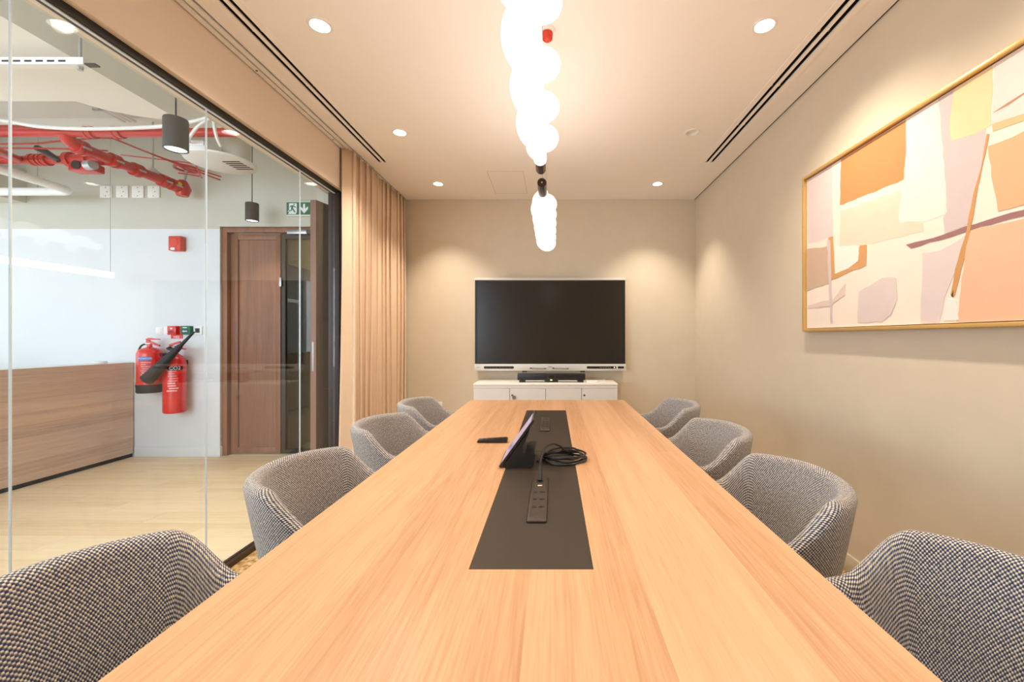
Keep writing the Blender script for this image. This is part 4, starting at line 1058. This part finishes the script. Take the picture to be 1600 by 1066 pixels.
obj('yellow_cap', lathe(BM(), [(0, -0.03), (0.022, -0.03), (0.032, 0.0)], (-3.775, 4.26, zb_ + 0.01), 16, axis='Y'), YELL, vb)
ga = obj('pressure_gauge', lathe(BM(), [(0, -0.035), (0.04, -0.035), (0.042, 0.0), (0, 0.0)], (-3.90, 4.22, zb_ + 0.055), 20, axis='Y'), GALV, br)
obj('dial', lathe(BM(), [(0, -0.036), (0.034, -0.036)], (-3.90, 4.22, zb_ + 0.055), 20, axis='Y'), STEEL, ga)
hg = BM(); cyl(hg, (-3.81, 4.02, zb_ + 0.06), (-3.81, 4.02, ZO), 0.007, n=8)
prism(hg, [(-0.07, 0.0), (0.07, 0.0), (0.0, 0.06)], lambda u, v, d: (-3.81 + u, d, zb_ + 0.035 + v), 4.012, 4.028); obj('hanger', hg, GALV, br)
# valve run crossing to the branch
vr = sp
zv = CH + 1.535
obj('valve_pipe', cyl(BM(), (-7.2, 3.64, zv), (-4.18, 3.64, zv), 0.034, n=16), REDP, vr)
obj('valve_body', cyl(BM(), (-4.20, 3.64, zv), (-3.86, 3.64, zv), 0.045, n=20), REDP, vr)
for x in (-4.95, -4.46, -4.38): obj('coupling', coupling(BM(), (x, 3.64, zv), (1, 0, 0), 0.036), REDP, vr)
for x in (-4.16, -4.00): obj('flange', cyl(BM(), (x - 0.018, 3.64, zv), (x + 0.018, 3.64, zv), 0.064, n=20), REDP, vr)
obj('lever', tube(BM(), [(-4.33, 3.54, zv + 0.06), (-4.27, 3.55, zv + 0.03), (-4.19, 3.58, zv - 0.03)], [0.024, 0.026, 0.022], 12), BLKP, vr)
obj('lever_tip', cyl(BM(), (-4.336, 3.53, zv + 0.064), (-4.33, 3.54, zv + 0.06), 0.015, n=12), STEEL, vr)
fs = obj('flow_switch', box(BM(), -4.12, -3.90, 3.58, 3.68, zv - 0.115, zv - 0.045, bev=0.012), REDP, vr)
obj('black_cap', lathe(BM(), [(0, -0.012), (0.036, -0.012), (0.038, 0.0)], (-4.04, 3.58, zv - 0.068), 20, axis='Y'), BLKP, fs)
obj('silver_cap', cyl(BM(), (-3.93, 3.56, zv - 0.08), (-3.86, 3.545, zv - 0.08), 0.038, n=20), GALV, fs)
obj('feed_pipe', cyl(BM(), (-4.33, 3.26, CH + 1.46), (-4.60, 3.64, zv), 0.032, n=14), REDP, vr)
obj('feed_pipe', cyl(BM(), (-4.15, 3.0, CH + 1.40), (-4.33, 3.26, CH + 1.46), 0.032, n=14), REDP, vr)
# thin red alarm cables
aw = thing('alarm_cable', (-3.9, 3.5, CH + 1.5), 'thin red alarm cables looping among the sprinkler pipes', 'cable')
for pts in ([(-6.5, 3.45, CH + 1.60), (-4.5, 3.45, CH + 1.585), (-4.1, 3.5, CH + 1.63), (-3.81, 3.52, CH + 1.665), (-3.6, 3.52, CH + 1.66)],
            [(-5.5, 3.5, CH + 1.58), (-4.2, 3.5, CH + 1.57), (-3.9, 3.7, CH + 1.64)],
            [(-3.55, 3.40, CH + 1.61), (-3.60, 3.9, CH + 1.66), (-3.42, 4.35, CH + 1.66)],
            [(-3.57, 3.40, CH + 1.62), (-3.70, 4.0, CH + 1.70), (-3.50, 4.44, CH + 1.66)],
            [(-3.05, 3.7, CH + 1.55), (-3.2, 3.9, CH + 1.60), (-3.7, 4.1, CH + 1.72), (-4.3, 4.2, CH + 1.82)],
            [(-3.30, 3.9, CH + 1.60), (-3.42, 4.1, CH + 1.56), (-3.50, 4.18, CH + 1.60), (-3.70, 4.17, CH + 1.63)],
            [(-4.10, 3.0, CH + 2.12), (-4.10, 3.9, CH + 2.10)]):
    obj('strand', tube(BM(), spline(pts, 6), 0.007, 6), REDP, aw)
# white insulated pipe
ip = thing('insulated_pipe', (-4.8, 4.1, CH + 1.42), 'white insulated pipe bending back sharply below the red pipes', 'pipe')
zi = CH + 1.455
obj('pipe', tube(BM(), spline([(-4.77, 2.4, zi + 0.01), (-4.77, 3.2, zi), (-4.77, 3.9, zi), (-4.775, 4.10, zi), (-4.83, 4.185, zi), (-5.0, 4.20, zi), (-5.6, 4.20, zi), (-7.0, 4.20, zi)], 6), 0.038, 16), CREAMP, ip)
obj('hanger_rod', cyl(BM(), (-5.13, 4.20, zi + 0.03), (-5.13, 4.20, ZO), 0.005, n=6), GALV, ip)
tag(obj('duct_stub', box(BM(), -6.6, -5.62, 4.25, YO, CH + 1.44, CH + 1.78), BEIGED), 'beige box duct on the far wall behind the insulated pipe', 'duct')
# white conduit hose
wc_ = thing('white_conduit', (-3.3, 3.2, CH + 1.53), 'thin white flexible conduit sagging below the cream duct', 'conduit')
obj('hose', tube(BM(), spline([(-4.6, 3.2, CH + 1.72), (-4.1, 3.2, CH + 1.635), (-3.85, 3.2, CH + 1.598), (-3.5, 3.2, CH + 1.585), (-3.0, 3.2, CH + 1.600), (-2.75, 3.2, CH + 1.635), (-2.55, 3.2, CH + 1.69)], 8), 0.014, 8), WHITEM, wc_)
obj('drop', tube(BM(), spline([(-2.58, 3.2, CH + 1.68), (-2.68, 3.19, CH + 1.60), (-2.75, 3.21, CH + 1.545), (-2.82, 3.265, CH + 1.53), (-2.84, 3.302, CH + 1.53)], 6), 0.011, 8), WHITEM, wc_)
obj('drop', tube(BM(), spline([(-2.57, 3.2, CH + 1.69), (-2.56, 3.19, CH + 1.60), (-2.565, 3.22, CH + 1.53), (-2.575, 3.27, CH + 1.485)], 6), 0.011, 8), WHITEM, wc_)
# ceiling fan-coil outlet
fc = thing('round_air_outlet', (-2.77, 3.50, CH + 1.42), 'round white ceiling air outlet with slotted grille near the glass head', 'air diffuser')
zf = CH + 1.44
obj('flange', lathe(BM(), [(0, 0), (0.225, 0), (0.245, 0.008), (0.245, 0.02), (0, 0.02)], (-2.75, 3.50, zf), 40), WHITEM, fc)
obj('casing', box(BM(), -2.97, -2.74, 3.33, 3.56, zf + 0.02, zf + 0.10, bev=0.01), WHITEM, fc)
obj('lid', box(BM(), -2.98, -2.75, 3.32, 3.36, zf + 0.075, zf + 0.115, bev=0.004), WHITEM, fc)
obj('duct', cyl(BM(), (-2.70, 3.60, zf + 0.02), (-2.70, 3.60, ZO), 0.10, n=28), BEIGED, fc)
for k in range(5):
    y0 = 3.44 + 0.038 * k
    obj('louvre_slot', box(BM(), -2.70, -2.56, y0, y0 + 0.018, zf - 0.002, zf + 0.004), BLKP, fc)
# beams of the slab
tag(obj('slab_beam', box(BM(), -8.0, -1.93, 3.95, 4.25, 3.32, ZO), CREAMP), 'cream concrete beam under the reception slab', 'beam')
cr = thing('conduit_run', (-4.2, 3.8, CH + 2.0), 'bundle of cream conduits running under the reception slab', 'conduit')
for k in range(3): obj('conduit', cyl(BM(), (-4.0 + 0.05 * k, 2.96, CH + 2.02), (-4.0 + 0.05 * k, 3.94, CH + 2.02), 0.016, n=8), CREAMP, cr)
for y in (3.3, 3.7): obj('saddle', box(BM(), -4.04, -3.86, y, y + 0.02, CH + 1.995, CH + 2.05), GALV, cr)

# every mesh smooth-safe; count for the log
print('objects', len(bpy.data.objects), 'tris', sum(len(o.data.loop_triangles) or len(o.data.polygons) * 2 for o in bpy.data.objects if o.type == 'MESH'))
